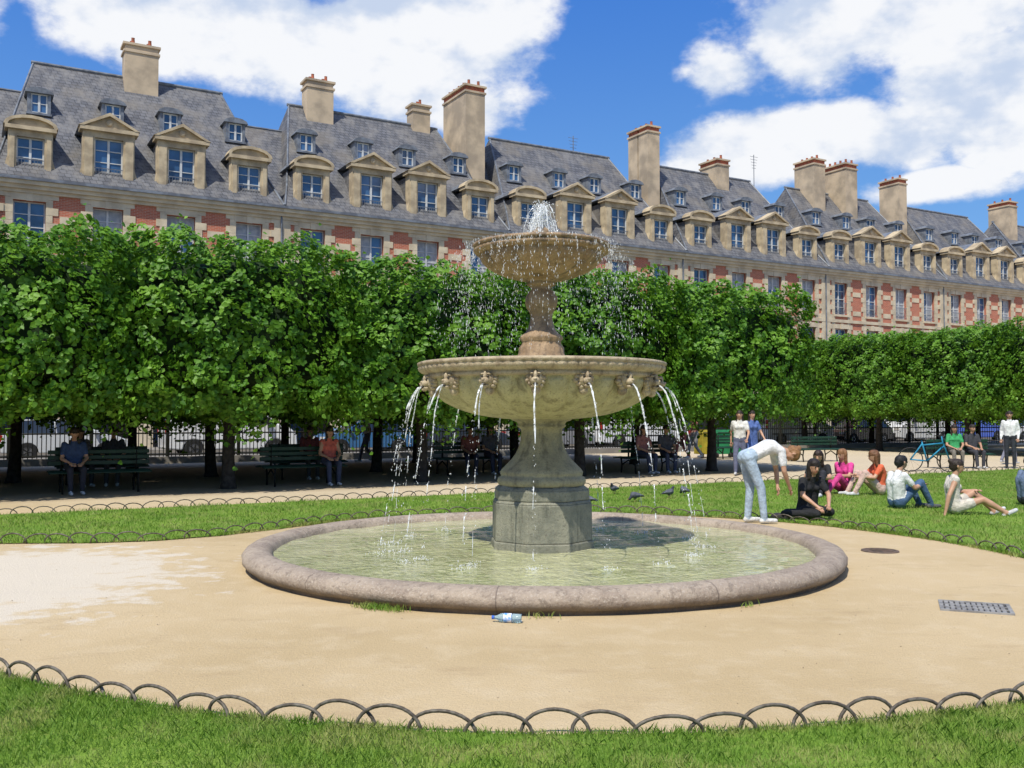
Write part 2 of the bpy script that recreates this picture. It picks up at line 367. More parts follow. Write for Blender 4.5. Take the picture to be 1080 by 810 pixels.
# ---------------------------------------------------------------- fountain
fx,fy=.32,10.3
def stone_f(name,c1,c2,c3):
    m,nt,b=newmat(name); o=OBJ(nt)
    c=MIX(nt,RANGE(nt,NOISE(nt,o,6,7,.7),.35,.65),c1,c2)
    c=MIX(nt,M(nt,'MULTIPLY',RANGE(nt,NOISE(nt,OBJ(nt,(1,1,.15)),9,5,.6),.5,.68),.8),c,c3)
    c=MIX(nt,M(nt,'MULTIPLY',RANGE(nt,NOISE(nt,o,50,3,.7),.52,.66),.45),c,(.08,.06,.04))
    L(nt,c,b.inputs['Base Color']); b.inputs['Roughness'].default_value=.6
    BUMP(nt,b,NOISE(nt,o,30,5,.7),.7,.015); return m
MF_top=stone_f('fountain_stone_brown',(.37,.25,.14),(.25,.16,.085),(.11,.075,.045))
MF_rim=stone_f('fountain_stone_rim',(.50,.41,.27),(.37,.285,.18),(.20,.145,.09))
MF_bowl=stone_f('fountain_stone_mossy',(.48,.43,.24),(.38,.34,.18),(.19,.16,.075))
MF_ped=stone_f('fountain_stone_wet',(.27,.26,.19),(.18,.18,.135),(.09,.095,.07))
MF_stem=stone_f('fountain_stone_stem',(.36,.32,.19),(.25,.225,.14),(.12,.105,.065))
def rimmat():
    m,nt,b=newmat('basin_rim_stone'); o=OBJ(nt)
    c=MIX(nt,RANGE(nt,NOISE(nt,o,3,7,.7),.35,.65),(.41,.33,.25),(.30,.235,.18))
    c=MIX(nt,M(nt,'MULTIPLY',RANGE(nt,NOISE(nt,o,14,5,.7),.5,.64),.65),c,(.18,.14,.105))
    c=MIX(nt,M(nt,'MULTIPLY',RANGE(nt,NOISE(nt,o,50,3,.7),.53,.66),.5),c,(.54,.47,.38))
    s=N(nt,'ShaderNodeSeparateXYZ'); L(nt,o,s.inputs[0])
    a=M(nt,'FRACT',M(nt,'MULTIPLY',M(nt,'ARCTAN2',s.outputs[1],s.outputs[0]),11/(2*math.pi)))
    j=RANGE(nt,M(nt,'ABSOLUTE',M(nt,'SUBTRACT',a,.5)),.4955,.4985)
    c=MIX(nt,M(nt,'MULTIPLY',j,.6),c,(.09,.065,.05))
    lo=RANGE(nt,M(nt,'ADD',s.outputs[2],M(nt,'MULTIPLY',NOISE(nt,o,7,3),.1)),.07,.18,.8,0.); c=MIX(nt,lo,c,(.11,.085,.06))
    L(nt,c,b.inputs['Base Color']); b.inputs['Roughness'].default_value=.75; BUMP(nt,b,NOISE(nt,o,22,6,.7),.9,.022); return m
MRIM=rimmat()
def watermat():
    m,nt,b=newmat('fountain_water'); o=OBJ(nt)
    n2=NOISE(nt,o,2.0,4,.6)
    c=MIX(nt,RANGE(nt,n2,.3,.7),(.40,.41,.20),(.54,.53,.29))
    vo=N(nt,'ShaderNodeTexVoronoi'); vo.feature='DISTANCE_TO_EDGE'; vo.inputs['Scale'].default_value=6
    ad=N(nt,'ShaderNodeVectorMath',operation='ADD'); nn=N(nt,'ShaderNodeTexNoise'); nn.inputs['Scale'].default_value=4; L(nt,o,nn.inputs['Vector'])
    sc=N(nt,'ShaderNodeVectorMath',operation='SCALE'); sc.inputs['Scale'].default_value=.6; L(nt,nn.outputs['Color'],sc.inputs[0]); L(nt,o,ad.inputs[0]); L(nt,sc.outputs[0],ad.inputs[1]); L(nt,ad.outputs[0],vo.inputs['Vector'])
    c=MIX(nt,RANGE(nt,vo.outputs['Distance'],0,.12,.35,0),c,(.68,.67,.47))  # bright caustic lines painted into the water colour
    L(nt,c,b.inputs['Base Color']); b.inputs['Roughness'].default_value=.05; b.inputs['IOR'].default_value=1.33; b.inputs['Specular IOR Level'].default_value=.7
    b.inputs['Coat Weight'].default_value=.5; b.inputs['Coat Roughness'].default_value=.02
    BUMP(nt,b,M(nt,'ADD',NOISE(nt,o,14,3,.6),M(nt,'MULTIPLY',NOISE(nt,o,5,2),.8)),1,.06); return m
MWAT=watermat()
F0=empty('fountain',(fx,fy,0))
mb=MB()
wob=lambda t,j,z:1+.0012*math.sin(23*t+j)+.001*math.sin(41*t+2*j)
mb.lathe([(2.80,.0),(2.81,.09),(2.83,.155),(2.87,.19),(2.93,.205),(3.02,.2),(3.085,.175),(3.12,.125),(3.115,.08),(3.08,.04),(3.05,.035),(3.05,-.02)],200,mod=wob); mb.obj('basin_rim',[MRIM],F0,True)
mb=MB()
rr=[0,.5]+list(np.linspace(.7,2.84,40)); 
prof=[(max(r,.001),.118) for r in rr]; mb.lathe(prof,140)
hits=[]
for k in range(16):
    th=2*math.pi*k/16+R(-94.3); hits.append((1.78*math.cos(th),1.78*math.sin(th)))
vv=[]
for x,y,z in mb.v:
    dz=.004*math.sin(9*x+3*y)+.003*math.sin(14*y-5*x)
    for hx,hy in hits:
        d=math.hypot(x-hx,y-hy)
        if d<.6: dz+=.012*math.cos(d*40)*math.exp(-d*5)
    vv.append((x,y,z+dz))
mb.v=vv; mb.obj('basin_water',[MWAT],F0,True)
def octo(mb,r0,r1,z0,z1,mi=0):
    vs=[]
    for r,z in ((r0,z0),(r1,z1)):
        for k in range(8):
            t=R(22.5+45*k+6); vs.append((r*math.cos(t),r*math.sin(t),z))
    mb.add(vs,[tuple(range(7,-1,-1)),tuple(range(8,16))]+[(k,(k+1)%8,8+(k+1)%8,8+k) for k in range(8)],mi)
mb=MB(); octo(mb,.575,.575,.0,.2); octo(mb,.56,.555,.2,.60); octo(mb,.555,.53,.60,.63); octo(mb,.53,.53,.63,.74); octo(mb,.53,.46,.74,.79)
o=mb.obj('octagonal_drum',[MF_ped],F0); bv=o.modifiers.new('b','BEVEL'); bv.width=.012; bv.segments=2
mb=MB()
mb.lathe([(.46,.78),(.475,.80),(.48,.83),(.47,.86),(.44,.875),(.445,.90),(.45,.92),(.43,.95),(.38,1.0),(.33,1.05),(.285,1.11),(.25,1.18),(.228,1.26),(.22,1.34),(.225,1.38),(.25,1.40),(.27,1.415),(.255,1.435),(.27,1.46),(.32,1.475),(.34,1.50)],56)
mb.obj('lower_pedestal',[MF_stem],F0,True)
mb=MB(); gad=lambda t,j,z:1+(.052*(abs(math.sin(14*t+.3))**.6)-.02 if 3<=j<=11 else 0)
mb.lathe([(.30,1.485),(.42,1.495),(.55,1.51),(.68,1.535),(.80,1.57),(.92,1.615),(1.02,1.67),(1.09,1.73),(1.135,1.79),(1.155,1.83),(1.165,1.86),(1.17,1.88),(1.19,1.90),(1.21,1.93)],336,mod=gad)
mb.obj('large_bowl',[MF_bowl],F0,True)
mb=MB(); eg=lambda t,j,z:1+(.012*abs(math.sin(40*t)) if 4<=j<=7 else 0)
mb.lathe([(1.20,1.915),(1.25,1.925),(1.25,1.955),(1.24,1.965),(1.285,1.98),(1.315,2.005),(1.325,2.03),(1.315,2.05),(1.345,2.06),(1.345,2.085),(1.32,2.095),(1.25,2.09),(1.22,2.05),(.9,1.98),(.3,1.95)],400,mod=eg)
mb.obj('large_bowl_rim',[MF_rim],F0,True)
mb=MB(); mb.lathe([(.001,2.055),(.6,2.055),(1.235,2.055)],96); mb.obj('large_bowl_water',[MWAT],F0,True)
mb=MB()
mb.lathe([(.33,1.95),(.33,2.13),(.30,2.15),(.27,2.16),(.25,2.20),(.235,2.26),(.205,2.30),(.20,2.33),(.225,2.36),(.215,2.39),(.175,2.43),(.145,2.48),(.125,2.55),(.118,2.60),(.125,2.64),(.155,2.70),(.17,2.76),(.165,2.81),(.14,2.86),(.11,2.90),(.105,2.92),(.14,2.94),(.165,2.955),(.15,2.975),(.19,2.995),(.22,3.01)],96,
         mod=lambda t,j,z:1+(.07*abs(math.sin(6*t)) if (5<=j<=9 or 15<=j<=18) else 0))
mb.obj('upper_pedestal',[MF_top],F0,True)
mb=MB()
mb.lathe([(.12,2.99),(.25,3.01),(.38,3.045),(.50,3.095),(.58,3.15),(.63,3.20),(.655,3.25),(.66,3.275),(.70,3.285),(.725,3.30),(.735,3.325),(.72,3.345),(.75,3.355),(.75,3.38),(.73,3.39),(.69,3.385),(.66,3.35),(.4,3.31),(.1,3.3)],288,
         mod=lambda t,j,z:1+(.055*abs(math.sin(12*t))**.6-.02 if 1<=j<=6 else (.014*abs(math.sin(30*t)) if 8<=j<=10 else 0)))
mb.obj('small_bowl',[MF_top],F0,True)
mb=MB(); mb.lathe([(.001,3.362),(.4,3.362),(.675,3.362)],48); mb.obj('small_bowl_water',[MWAT],F0,True)
mb=MB(); mb.lathe([(.12,3.3),(.13,3.42),(.10,3.46),(.12,3.52),(.08,3.56),(.03,3.6),(.001,3.61)],24,mod=lambda t,j,z:1+.08*math.sin(5*t)); mb.obj('finial',[MF_top],F0,True)
mb=MB(); KS=1.3
for k in range(16):
    th=2*math.pi*k/16+R(-94.3); rot=Matrix.Rotation(th,3,'Z')
    c=Vector((1.225,0,1.885))
    def E(p,r,mi=0): mb.ell(rot@(c+Vector(p)*KS),tuple(q*KS for q in r),mi,10,8,rot)
    for j in range(13):
        a=2*math.pi*j/13; rj=.058+.008*(j%2); E((-.015,rj*math.cos(a),rj*math.sin(a)),(.03,.020,.020))
    E((.0,0,0),(.05,.056,.062)); E((.05,0,-.018),(.036,.034,.028)); E((.08,0,-.008),(.012,.015,.011)); E((.045,0,.02),(.024,.015,.035)); E((.03,.026,.034),(.022,.018,.010)); E((.03,-.026,.034),(.022,.018,.010))
    E((.047,.024,.015),(.010,.010,.008),1); E((.047,-.024,.015),(.010,.010,.008),1); E((.045,0,-.055),(.028,.024,.016)); E((.070,0,-.044),(.016,.018,.009),1)
    E((-.03,0,-.085),(.04,.036,.04))
mb.obj('lion_masks',[MF_rim,smat('mask_hollow',(.05,.04,.03))],F0,True)
def spraymat(name,lo,hi):
    m,nt,b=newmat(name); b.inputs['Base Color'].default_value=(.92,.94,.96,1); b.inputs['Roughness'].default_value=.1; b.inputs['IOR'].default_value=1.33
    b.inputs['Specular IOR Level'].default_value=1
    f=RANGE(nt,NOISE(nt,OBJ(nt),26,1,.6),.35,.65,lo,hi); L(nt,f,b.inputs['Alpha']); return m
MSP=spraymat('stream_water',.12,.75); MDR=spraymat('drop_water',.4,.8); MCU=spraymat('curtain_water',.1,.55)
def drops(P,r,st):
    n=len(P); base=np.array([[1,0,0],[0,1,0],[-1,0,0],[0,-1,0],[0,0,1],[0,0,-1]],float)
    fc=np.array([[0,1,4],[1,2,4],[2,3,4],[3,0,4],[1,0,5],[2,1,5],[3,2,5],[0,3,5]])
    rr=r*rng.uniform(.4,1.4,n); s=np.stack([rr,rr,rr*st*rng.uniform(.5,1.5,n)],1)
    V=P[:,None,:]+base[None]*s[:,None,:]; F=(fc[None]+6*np.arange(n)[:,None,None]).reshape(-1,3)
    return V.reshape(-1,3),F
mb=MB(); D=[]
def stream(mb,p0,out,v0,zend,rad,vz=0.,seed=0,nd=40):
    rnd=random.Random(seed); T=(vz+math.sqrt(vz*vz+2*9.8*(p0.z-zend)))/9.8
    path=[];rd=[]; ph=rnd.uniform(0,9); sd=Vector((-out.y,out.x,0))
    for i in range(41):
        t=T*i/40; p=p0+out*(v0*t)+Vector((0,0,vz*t-4.9*t*t))
        p+=sd*(math.sin(t*19+ph)*.014*t/T)+out*(math.sin(t*31+ph)*.009*t/T)
        path.append(p); f=i/40; rd.append(rad*(1-.45*f)*max(.15,1+.45*math.sin(i*1.3+ph)*(.3+f)+rnd.uniform(-.35,.4)*(.4+f)))
    cut=int(40*rnd.uniform(.35,.65)); mb.tube(path[:cut],rd[:cut],6)
    k=cut
    while k<39:
        ln=rnd.randint(2,4); 
        if rnd.random()<.65: mb.tube(path[k:k+ln],[r_*.7 for r_ in rd[k:k+ln]],5)
        k+=ln+rnd.randint(0,1)
    for _ in range(nd):
        f=rnd.uniform(.25,1)**.8; t=T*f; D.append(p0+out*(v0*rnd.uniform(.94,1.06)*t)+Vector((0,0,vz*t-4.9*t*t))+Vector((rnd.gauss(0,.016),rnd.gauss(0,.016),0))*f)
    e=path[-1]
    for _ in range(40): D.append(e+Vector((rnd.gauss(0,.05),rnd.gauss(0,.05),abs(rnd.gauss(0,.02)))))
for k in range(16):
    th=2*math.pi*k/16+R(-94.3); out=Vector((math.cos(th),math.sin(th),0))
    for j in range(2 if k in (14,13,12,15,3,4) else 1):
        stream(mb,out*1.32+Vector((0,0,1.83)),out,random.uniform(.5,.85)-.2*j,.12,.0095-.003*j,seed=k*3+j)
mb.obj('water_streams',[MSP],F0,True)
V,F=drops(np.array([tuple(p) for p in D]),.0042,1.8); mkobj('splash_drops',npmesh('splash_drops',V,F,[MDR]),F0)
D=[]
for k in range(44):
    th=random.uniform(0,2*math.pi); out=Vector((math.cos(th),math.sin(th),0)); p0=out*.76+Vector((0,0,3.345)); ph=random.random()
    for _ in range(40):
        t=.51*random.random(); D.append(p0+out*(.12+.45*ph)*t+Vector((random.gauss(0,.008),random.gauss(0,.008),-4.9*t*t)))
for _ in range(2600):
    th=random.uniform(0,2*math.pi); out=Vector((math.cos(th),math.sin(th),0)); t=.5*random.random()**.7
    D.append(out*(.76+random.uniform(.1,1.1)*t)+Vector((0,0,3.38+.3*t-4.9*t*t)))
V,F=drops(np.array([tuple(p) for p in D]),.0032,4.0); mkobj('water_curtain',npmesh('water_curtain',V,F,[MCU]),F0)
mb=MB(); D=[]
for k in range(60):
    th=random.uniform(0,2*math.pi); out=Vector((math.cos(th),math.sin(th),0)); vz=random.uniform(1.0,2.45); v0=random.uniform(.10,.52)
    p0=Vector((0,0,3.56)); T=(vz+math.sqrt(vz*vz+2*9.8*.19))/9.8; path=[];rd=[]
    for i in range(12):
        t=T*i/11; path.append(p0+out*v0*t+Vector((random.gauss(0,.006),random.gauss(0,.006),vz*t-4.9*t*t))); rd.append(.006*(.4+1.2*random.random())*(1-.3*i/11))
    mb.tube(path,rd,5)
    for _ in range(60):
        t=T*random.random(); D.append(p0+out*v0*random.uniform(.7,1.4)*t+Vector((random.gauss(0,.022),random.gauss(0,.022),vz*t-4.9*t*t+random.gauss(0,.025))))
mb.obj('top_jet',[MSP],F0,True)
V,F=drops(np.array([tuple(p) for p in D]),.005,1.2); mkobj('jet_drops',npmesh('jet_drops',V,F,[MDR]),F0)
# ---------------------------------------------------------------- townhouses
PW=13.0; XW=[1.6+3.25*i for i in range(4)]
def window(fr,gl,xc,hw,z0,z1,y,rows=4):
    gl.box(xc-hw,xc+hw,y+.05,y+.09,z0,z1)
    t=.06
    fr.box(xc-hw,xc-hw+t,y,y+.049,z0,z1); fr.box(xc+hw-t,xc+hw,y,y+.049,z0,z1)
    fr.box(xc-hw+t,xc+hw-t,y,y+.049,z1-t,z1); fr.box(xc-hw+t,xc+hw-t,y,y+.049,z0,z0+t)
    fr.box(xc-.05,xc+.05,y-.01,y+.048,z0+t,z1-t)
    for i in range(1,rows):
        z=z0+(z1-z0)*i/rows; fr.box(xc-hw+t,xc-.05,y+.012,y+.047,z-.02,z+.02); fr.box(xc+.05,xc+hw-t,y+.012,y+.047,z-.02,z+.02)
def build_pavilion(seed):
    rd_=random.Random(seed)
    br,st,gl,fr,rf,zc,dk,do,cu=MB(),MB(),MB(),MB(),MB(),MB(),MB(),MB(),MB()
    hw=.66
    edges=[0]+[e for x in XW for e in (x-hw,x+hw)]+[PW]
    for i in range(0,10,2): br.box(edges[i],edges[i+1],0,.45,4.55,12.0)
    for x in XW:
        for z0,z1 in ((4.55,5.0),(7.9,8.9),(11.2,12.0)): br.box(x-hw,x+hw,.02,.45,z0,z1)
        for z0,z1 in ((5.0,7.9),(8.9,11.2)):
            window(fr,gl,x,hw-.01,z0+.02,z1-.01,.24,5 if z0<6 else 4)
            # net curtains / half-open shutters behind some panes
            rr_=rd_.random()
            if rr_<.35: cu.box(x-hw+.07,x-.06,.279,.289,z0+.1,z1-.08)
            if .2<rr_<.5: cu.box(x+.06,x+hw-.07,.279,.289,z0+.1,z1-.08)
            if rr_>.85: cu.box(x-hw+.07,x+hw-.07,.279,.289,z1-.9,z1-.08)
            st.box(x-hw-.12,x+hw+.12,-.10,.02-.003,z0-.14,z0)
            st.box(x-hw-.08,x+hw+.08,-.055,.015,z1,z1+.32); st.box(x-.14,x+.14,-.09,.01,z1-.02,z1+.36)
            for zz in (z0+.12,z0+.85): zc.box(x-hw,x+hw,.02,.045,zz,zz+.035)
            for j in range(11): zc.box(x-hw+.06+j*.12,x-hw+.075+j*.12,.025,.04,z0+.12,z0+.85)
        k=0; z=4.75
        while z<11.5:
            wq=.50 if k%2 else .30
            for sgn in (-1,1):
                a,b=x+sgn*(hw-.004),x+sgn*(hw+wq+rd_.uniform(-.03,.03)); st.box(min(a,b),max(a,b),-.035,.06,z,z+.335)
            z+=.345;k+=1
    for i in range(3):
        xc=(XW[i]+XW[i+1])/2; z=4.75; k=0
        while z<11.5:
            if k%4==0: st.box(xc-.40,xc+.40,-.03,.05,z,z+.335)
            z+=.345;k+=1
    for x0,x1,sg in ((0,.42,1),(PW-.42,PW,-1)):
        z=4.75;k=0
        while z<11.5:
            e=.16 if k%2 else 0
            st.box(x0-(e if sg<0 else 0),x1+(e if sg>0 else 0),-.075,.05,z,z+.343); z+=.345;k+=1
    st.box(0,PW,-.14,.05,4.45,4.75); st.box(0,PW,-.09,.03,8.33,8.55)
    st.box(0,PW,-.12,.05,11.52,11.68); st.box(0,PW,-.24,.05,11.68,11.86); st.box(0,PW,-.36,.3,11.86,12.04)
    zc.box(0,PW,-.45,-.1,12.04,12.17)
    zc.tube([(PW-.06,-.13,4.5),(PW-.06,-.13,11.9)],.05,6)
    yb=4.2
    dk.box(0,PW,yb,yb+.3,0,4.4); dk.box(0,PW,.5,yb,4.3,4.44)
    aw=1.15; zs=2.6
    xs=[0]+[v for x in XW for v in (x-aw,x+aw)]+[PW]
    for i in range(0,10,2): st.box(xs[i],xs[i+1],0,.5,0,zs); 
    for i in range(0,10,2): st.box(xs[i]-(.06 if i else 0),xs[i+1]+(.06 if i<8 else 0),-.05,.5,zs,zs+.16)
    for i,x in enumerate(XW):
        xa=(0 if i==0 else (XW[i-1]+x)/2); xb=(PW if i==3 else (XW[i+1]+x)/2)
        arc=[(x+aw*math.cos(math.pi*(1-j/12)),zs+.16+1.25*math.sin(math.pi*(1-j/12))) for j in range(13)]
        for j in range(12):
            (x0,z0),(x1,z1)=arc[j],arc[j+1]; st.prism([(x0,z0),(x1,z1),(x1,4.45),(x0,4.45)],.002,.5,'y')
        st.box(xa,x-aw,.002,.5,zs+.16,4.45); st.box(x+aw,xb,.002,.5,zs+.16,4.45)
        gl.box(x-.8,x+.8,yb-.06,yb-.02,.3,2.9); 
    br.box(.01,PW-.01,10.8,11.0,0,12.0); br.box(.01,.2,.46,10.8,4.5,12.0); br.box(PW-.2,PW-.01,.46,10.8,4.5,12.0)
    e=-.42; RX=1.9
    V=[(0,e,12.16),(PW,e,12.16),(PW,11.4,12.16),(0,11.4,12.16),(.45,.75,13.55),(PW-.45,.75,13.55),(PW-.45,10.25,13.55),(.45,10.25,13.55),(RX,5.5,19.3),(PW-RX,5.5,19.3)]
    rf.add(V,[(0,1,5,4),(1,2,6,5),(2,3,7,6),(3,0,4,7),(4,5,9,8),(5,6,9),(6,7,8,9),(7,4,8),(3,2,1,0)])
    rf.prism([(.6,12.4),(5.5,17.7),(10.4,12.4)],PW-2.4,PW+2.4,'x')
    zc.tube([(RX-.1,5.5,19.32),(PW-RX+.1,5.5,19.32)],.10,8)
    for a,b in (((RX,5.5,19.3),(.45,.75,13.57)),((PW-RX,5.5,19.3),(PW-.45,.75,13.57)),((.45,.75,13.57),(.02,e,12.2)),((PW-.45,.75,13.57),(PW-.02,e,12.2))): zc.tube([a,b],.055,6)
    zc.tube([(PW-2.4,5.5,17.72),(PW+2.4,5.5,17.72)],.07,6)
    def ry(z): return .75+(z-13.55)/(19.3-13.55)*4.75
    for i,x in enumerate(XW):
        big=i in (1,2); wq=1.12 if big else .90; zt=14.75 if big else 14.35; w2=.62 if big else .56
        y0=.02
        do.box(x-wq,x-w2,y0,.55,12.05,zt); do.box(x+w2,x+wq,y0,.55,12.05,zt); do.box(x-w2,x+w2,y0+.004,.55,zt-.28,zt)
        do.box(x-wq+.06,x-w2-.08,y0-.05,y0,12.3,zt-.25); do.box(x+w2+.08,x+wq-.06,y0-.05,y0,12.3,zt-.25)
        do.box(x-w2-.05,x+w2+.05,y0-.12,.3,12.05,12.28)
        window(fr,gl,x,w2-.004,12.282,zt-.282,.22,4)
        for zz in (12.4,13.05): zc.box(x-w2,x+w2,.06,.085,zz,zz+.035)
        for j in range(9): zc.box(x-w2+.07+j*.13,x-w2+.085+j*.13,.065,.08,12.4,13.05)
        rf.box(x-wq+.05,x+wq-.05,.56,ry(zt)+.3,12.5,zt-.02)
        do.box(x-wq-.14,x+wq+.14,-.16,.6,zt,zt+.17)
        ww=wq+.2
        for sg in (-1,1):
            do.prism([(x+sg*wq,12.05),(x+sg*(wq+.34),12.05),(x+sg*(wq+.30),12.3),(x+sg*(wq+.12),12.7),(x+sg*wq,13.2)],y0+.06,.4,'y')
        if big:
            zp=zt+.17; h=.72
            do.prism([(x-ww+.12,zp),(x+ww-.12,zp),(x,zp+h-.12)],0.0,.6,'y')
            for sg in (-1,1): do.prism([(x+sg*ww,zp),(x+sg*(ww-.22),zp),(x,zp+h-.15),(x,zp+h)],-.18,.62,'y')
            zc.prism([(x-ww,zp+.01),(x+ww,zp+.01),(x,zp+h+.015)],.63,ry(zp)+1.1,'y')
            do.ell((x,-.02,zp+.27),(.16,.06,.16))
        else:
            zp=zt+.17; h=.50; pts=[]; pin=[]
            for j in range(9):
                t=math.pi*j/8; pts.append((x+ww*math.cos(t),zp+h*math.sin(t))); pin.append((x+(ww-.16)*math.cos(t),zp+(h-.14)*math.sin(t)))
            do.prism(pin,0.0,.6,'y')
            for j in range(8): do.prism([pts[j],pts[j+1],pin[j+1],pin[j]],-.16,.62,'y')
            zc.prism(pts,.63,ry(zp)+.9,'y')
        zu=15.95; yf=ry(zu)-.12; h=.95; xu=x+(.45 if i<2 else -.1)
        zc.box(xu-.50,xu-.36,yf,yf+.9,zu,zu+h); zc.box(xu+.36,xu+.50,yf,yf+.9,zu,zu+h); zc.box(xu-.55,xu+.55,yf-.1,yf+.3,zu-.1,zu)
        window(fr,gl,xu,.355,zu+.01,zu+h-.01,yf+.05,2)
        pts=[(xu+.62*math.cos(math.pi*j/6),zu+h+.28*math.sin(math.pi*j/6)) for j in range(7)]
        zc.prism(pts,yf-.12,yf+1.3,'y')
    out=[]
    for m_,n_,mt in ((br,'brick_wall',MBRICK),(st,'stone_dressings',MSTONE),(do,'stone_dormers',MDORM),(gl,'window_glass',MGLASS),(fr,'window_frames',MFRAME),(rf,'slate_roof',MSLATE),(zc,'zinc_and_railings',MZINC),(dk,'arcade_interior',MDARK),(cu,'curtains',MCURT)):
        me=m_.mesh(n_,[mt]); bm=bmesh.new(); bm.from_mesh(me); bmesh.ops.recalc_face_normals(bm,faces=bm.faces); bm.to_mesh(me); bm.free(); out.append((n_,me))
    return out
MCURT=smat('curtain',(.42,.44,.46),(.3,.33,.37),.8,4)
PAVS=[build_pavilion(s) for s in (1,5,9)]; P0=(-22.4,41.5)
houses={}
for k in range(-2,8):
    s=-.6+PW*k
    E=empty('brick_townhouse',(P0[0]+DX*s,P0[1]+DY*s,0),ANG); houses[k]=E
    for n_,me in PAVS[k%3]: mkobj(n_,me,E)
def chimney(s,y,ws,wd,z0,z1,pots=0,split=False):
    k=int((s+.6)//PW); x=s+.6-PW*k; mb=MB()
    parts=[(y-wd/2,y+wd/2)] if not split else [(y-wd/2,y-.06),(y+.06,y+wd/2)]
    for (a,b) in parts:
        mb.box(x-ws/2,x+ws/2,a,b,z0,z1-.5); mb.box(x-ws/2-.07,x+ws/2+.07,a-.055,b+.055,z1-.5,z1-.38)
        mb.box(x-ws/2+.02,x+ws/2-.02,a+.02,b-.02,z1-.38,z1-.12,1 if pots>2 else 0); mb.box(x-ws/2-.1,x+ws/2+.1,a-.058,b+.058,z1-.12,z1)
    for i in range(max(pots,2)):
        yy=y-wd/2+.25+(wd-.5)*i/max(1,max(pots,2)-1)
        for xx in ((x-ws/4,x+ws/4) if ws>1.2 else (x,)):
            mb.lathe([(.09,z1),(.10,z1+.05),(.08,z1+.3),(.095,z1+.33),(.06,z1+.33)],8,1,c=(xx,yy,0))
    mb.obj('chimney',[MPLAST,MPOT],houses[k])
for a in [(6.3,5.2,1.65,1.0,14,20.95,2),(15.9,5.2,1.55,1.0,14,20.8,2),(22.4,5.6,1.15,.9,14,20.6,2),(25.0,4.6,1.3,3.1,12.5,21.6,5),(38.9,4.6,1.0,2.2,12.5,21.4,4,True),
          (46.0,5.4,1.1,1.9,14,20.3,3),(55.4,5,1.2,2.0,14,21.5,4),(58.6,5,1.3,2.6,14,21.5,5),(65.1,5,1.0,1.9,13,21.2,3),(-4,5,1.5,1.2,14,21,2),(-13,5,1.3,3,13,21.5,4),(80,5,1.2,2,14,21,3)]: chimney(*a)
mb=MB()
for s_,n_,z_ in ((50.5,6,21.6),(34,6,20.6)):
    x=s_+.6-PW*3
    mb.tube([(x,n_,18.8),(x,n_,z_)],.03,5)
    for j in range(5): mb.tube([(x-.4+.05*j,n_,z_-.15-.22*j),(x+.4-.05*j,n_,z_-.15-.22*j)],.014,4)
mb.obj('roof_aerial',[MZINC],houses[3])
# ---------------------------------------------------------------- linden trees
def crown_mesh(name,seed,nl=36000,a=2.36,b=1.95,z0=1.76,z1=4.82):
    r=np.random.default_rng(seed); zc=(z0+z1)/2; c=(z1-z0)/2
    face=r.choice(3,nl,p=[.16,.50,.34]); sg=r.choice([-1,1],nl)
    u=r.uniform(-1,1,(nl,3)); u[np.arange(nl),face]=sg
    rad=(np.abs(u)**11).sum(1)**(-1/11); u*=rad[:,None]
    S=u*np.array([a,b,c])
    ph=r.uniform(0,6.28,8)
    lump=.10*np.sin(2.3*S[:,0]+1.1*S[:,2]+ph[0])+.08*np.sin(5.3*S[:,0]-1.7*S[:,2]+ph[1])+.08*np.sin(4.1*S[:,2]+2*S[:,1]+ph[2])+.08*np.sin(8.7*S[:,0]+3.2*S[:,2]+ph[3])+.07*np.sin(9.5*S[:,2]+4.1*S[:,0]+3*S[:,1]+ph[4])+.06*np.sin(6.3*S[:,1]+ph[5])
    dep=r.exponential(.16,nl)-.08
    far=r.random(nl)<.035; dep[far]-=r.exponential(.13,far.sum())
    nrm=u/np.linalg.norm(u,axis=1)[:,None]
    Pp=S+nrm*(lump-dep)[:,None]
    K=1300; ci=r.integers(0,nl,K); cen=Pp[ci]
    kd=KDTree(K)
    for i,cc_ in enumerate(cen): kd.insert(cc_,i)
    kd.balance()
    idx=np.array([kd.find(x)[1] for x in Pp]); 
    Pp=Pp+(cen[idx]-Pp)*r.uniform(.0,.6,nl)[:,None]
    cj=r.normal(0,.5,(K,3))[idx]
    bot=(face==2)&(sg<0); Pp[bot,2]-=r.exponential(.13,bot.sum())*(.7+.6*np.sin(3.1*Pp[bot,0]+ph[6]))
    Pp[:,2]+=zc
    n=nl; sz=r.uniform(.034,.064,n)
    nn=nrm+cj*.7+r.normal(size=(n,3))*.42+np.array([0,0,.5]); nn/=np.linalg.norm(nn,axis=1)[:,None]
    tdir=np.cross(nn,r.normal(size=(n,3))*.7+np.cross(nn,np.array([0,0,-1.])[None])); tdir/=np.linalg.norm(tdir,axis=1)[:,None]+1e-9
    bd=np.cross(nn,tdir)
    sg2=np.where(bd[:,2]>0,-1,1)[:,None]; bd=bd*sg2
    s=sz[:,None]
    v=np.stack([Pp-bd*s*.9,Pp-bd*s*.45+tdir*s*.8+nn*s*.15,Pp+bd*s*.35+tdir*s*.62+nn*s*.1,Pp+bd*s*1.15-nn*s*.15,Pp+bd*s*.35-tdir*s*.62+nn*s*.1,Pp-bd*s*.45-tdir*s*.8+nn*s*.15],1)
    b0=6*np.arange(n)[:,None]; F=np.concatenate([b0+np.array([0,1,2,3]),b0+np.array([0,3,4,5])],0)
    return npmesh(name,v.reshape(-1,3),F,[MLEAF])
CR=[crown_mesh('linden_crown',s) for s in (1,2,3)]
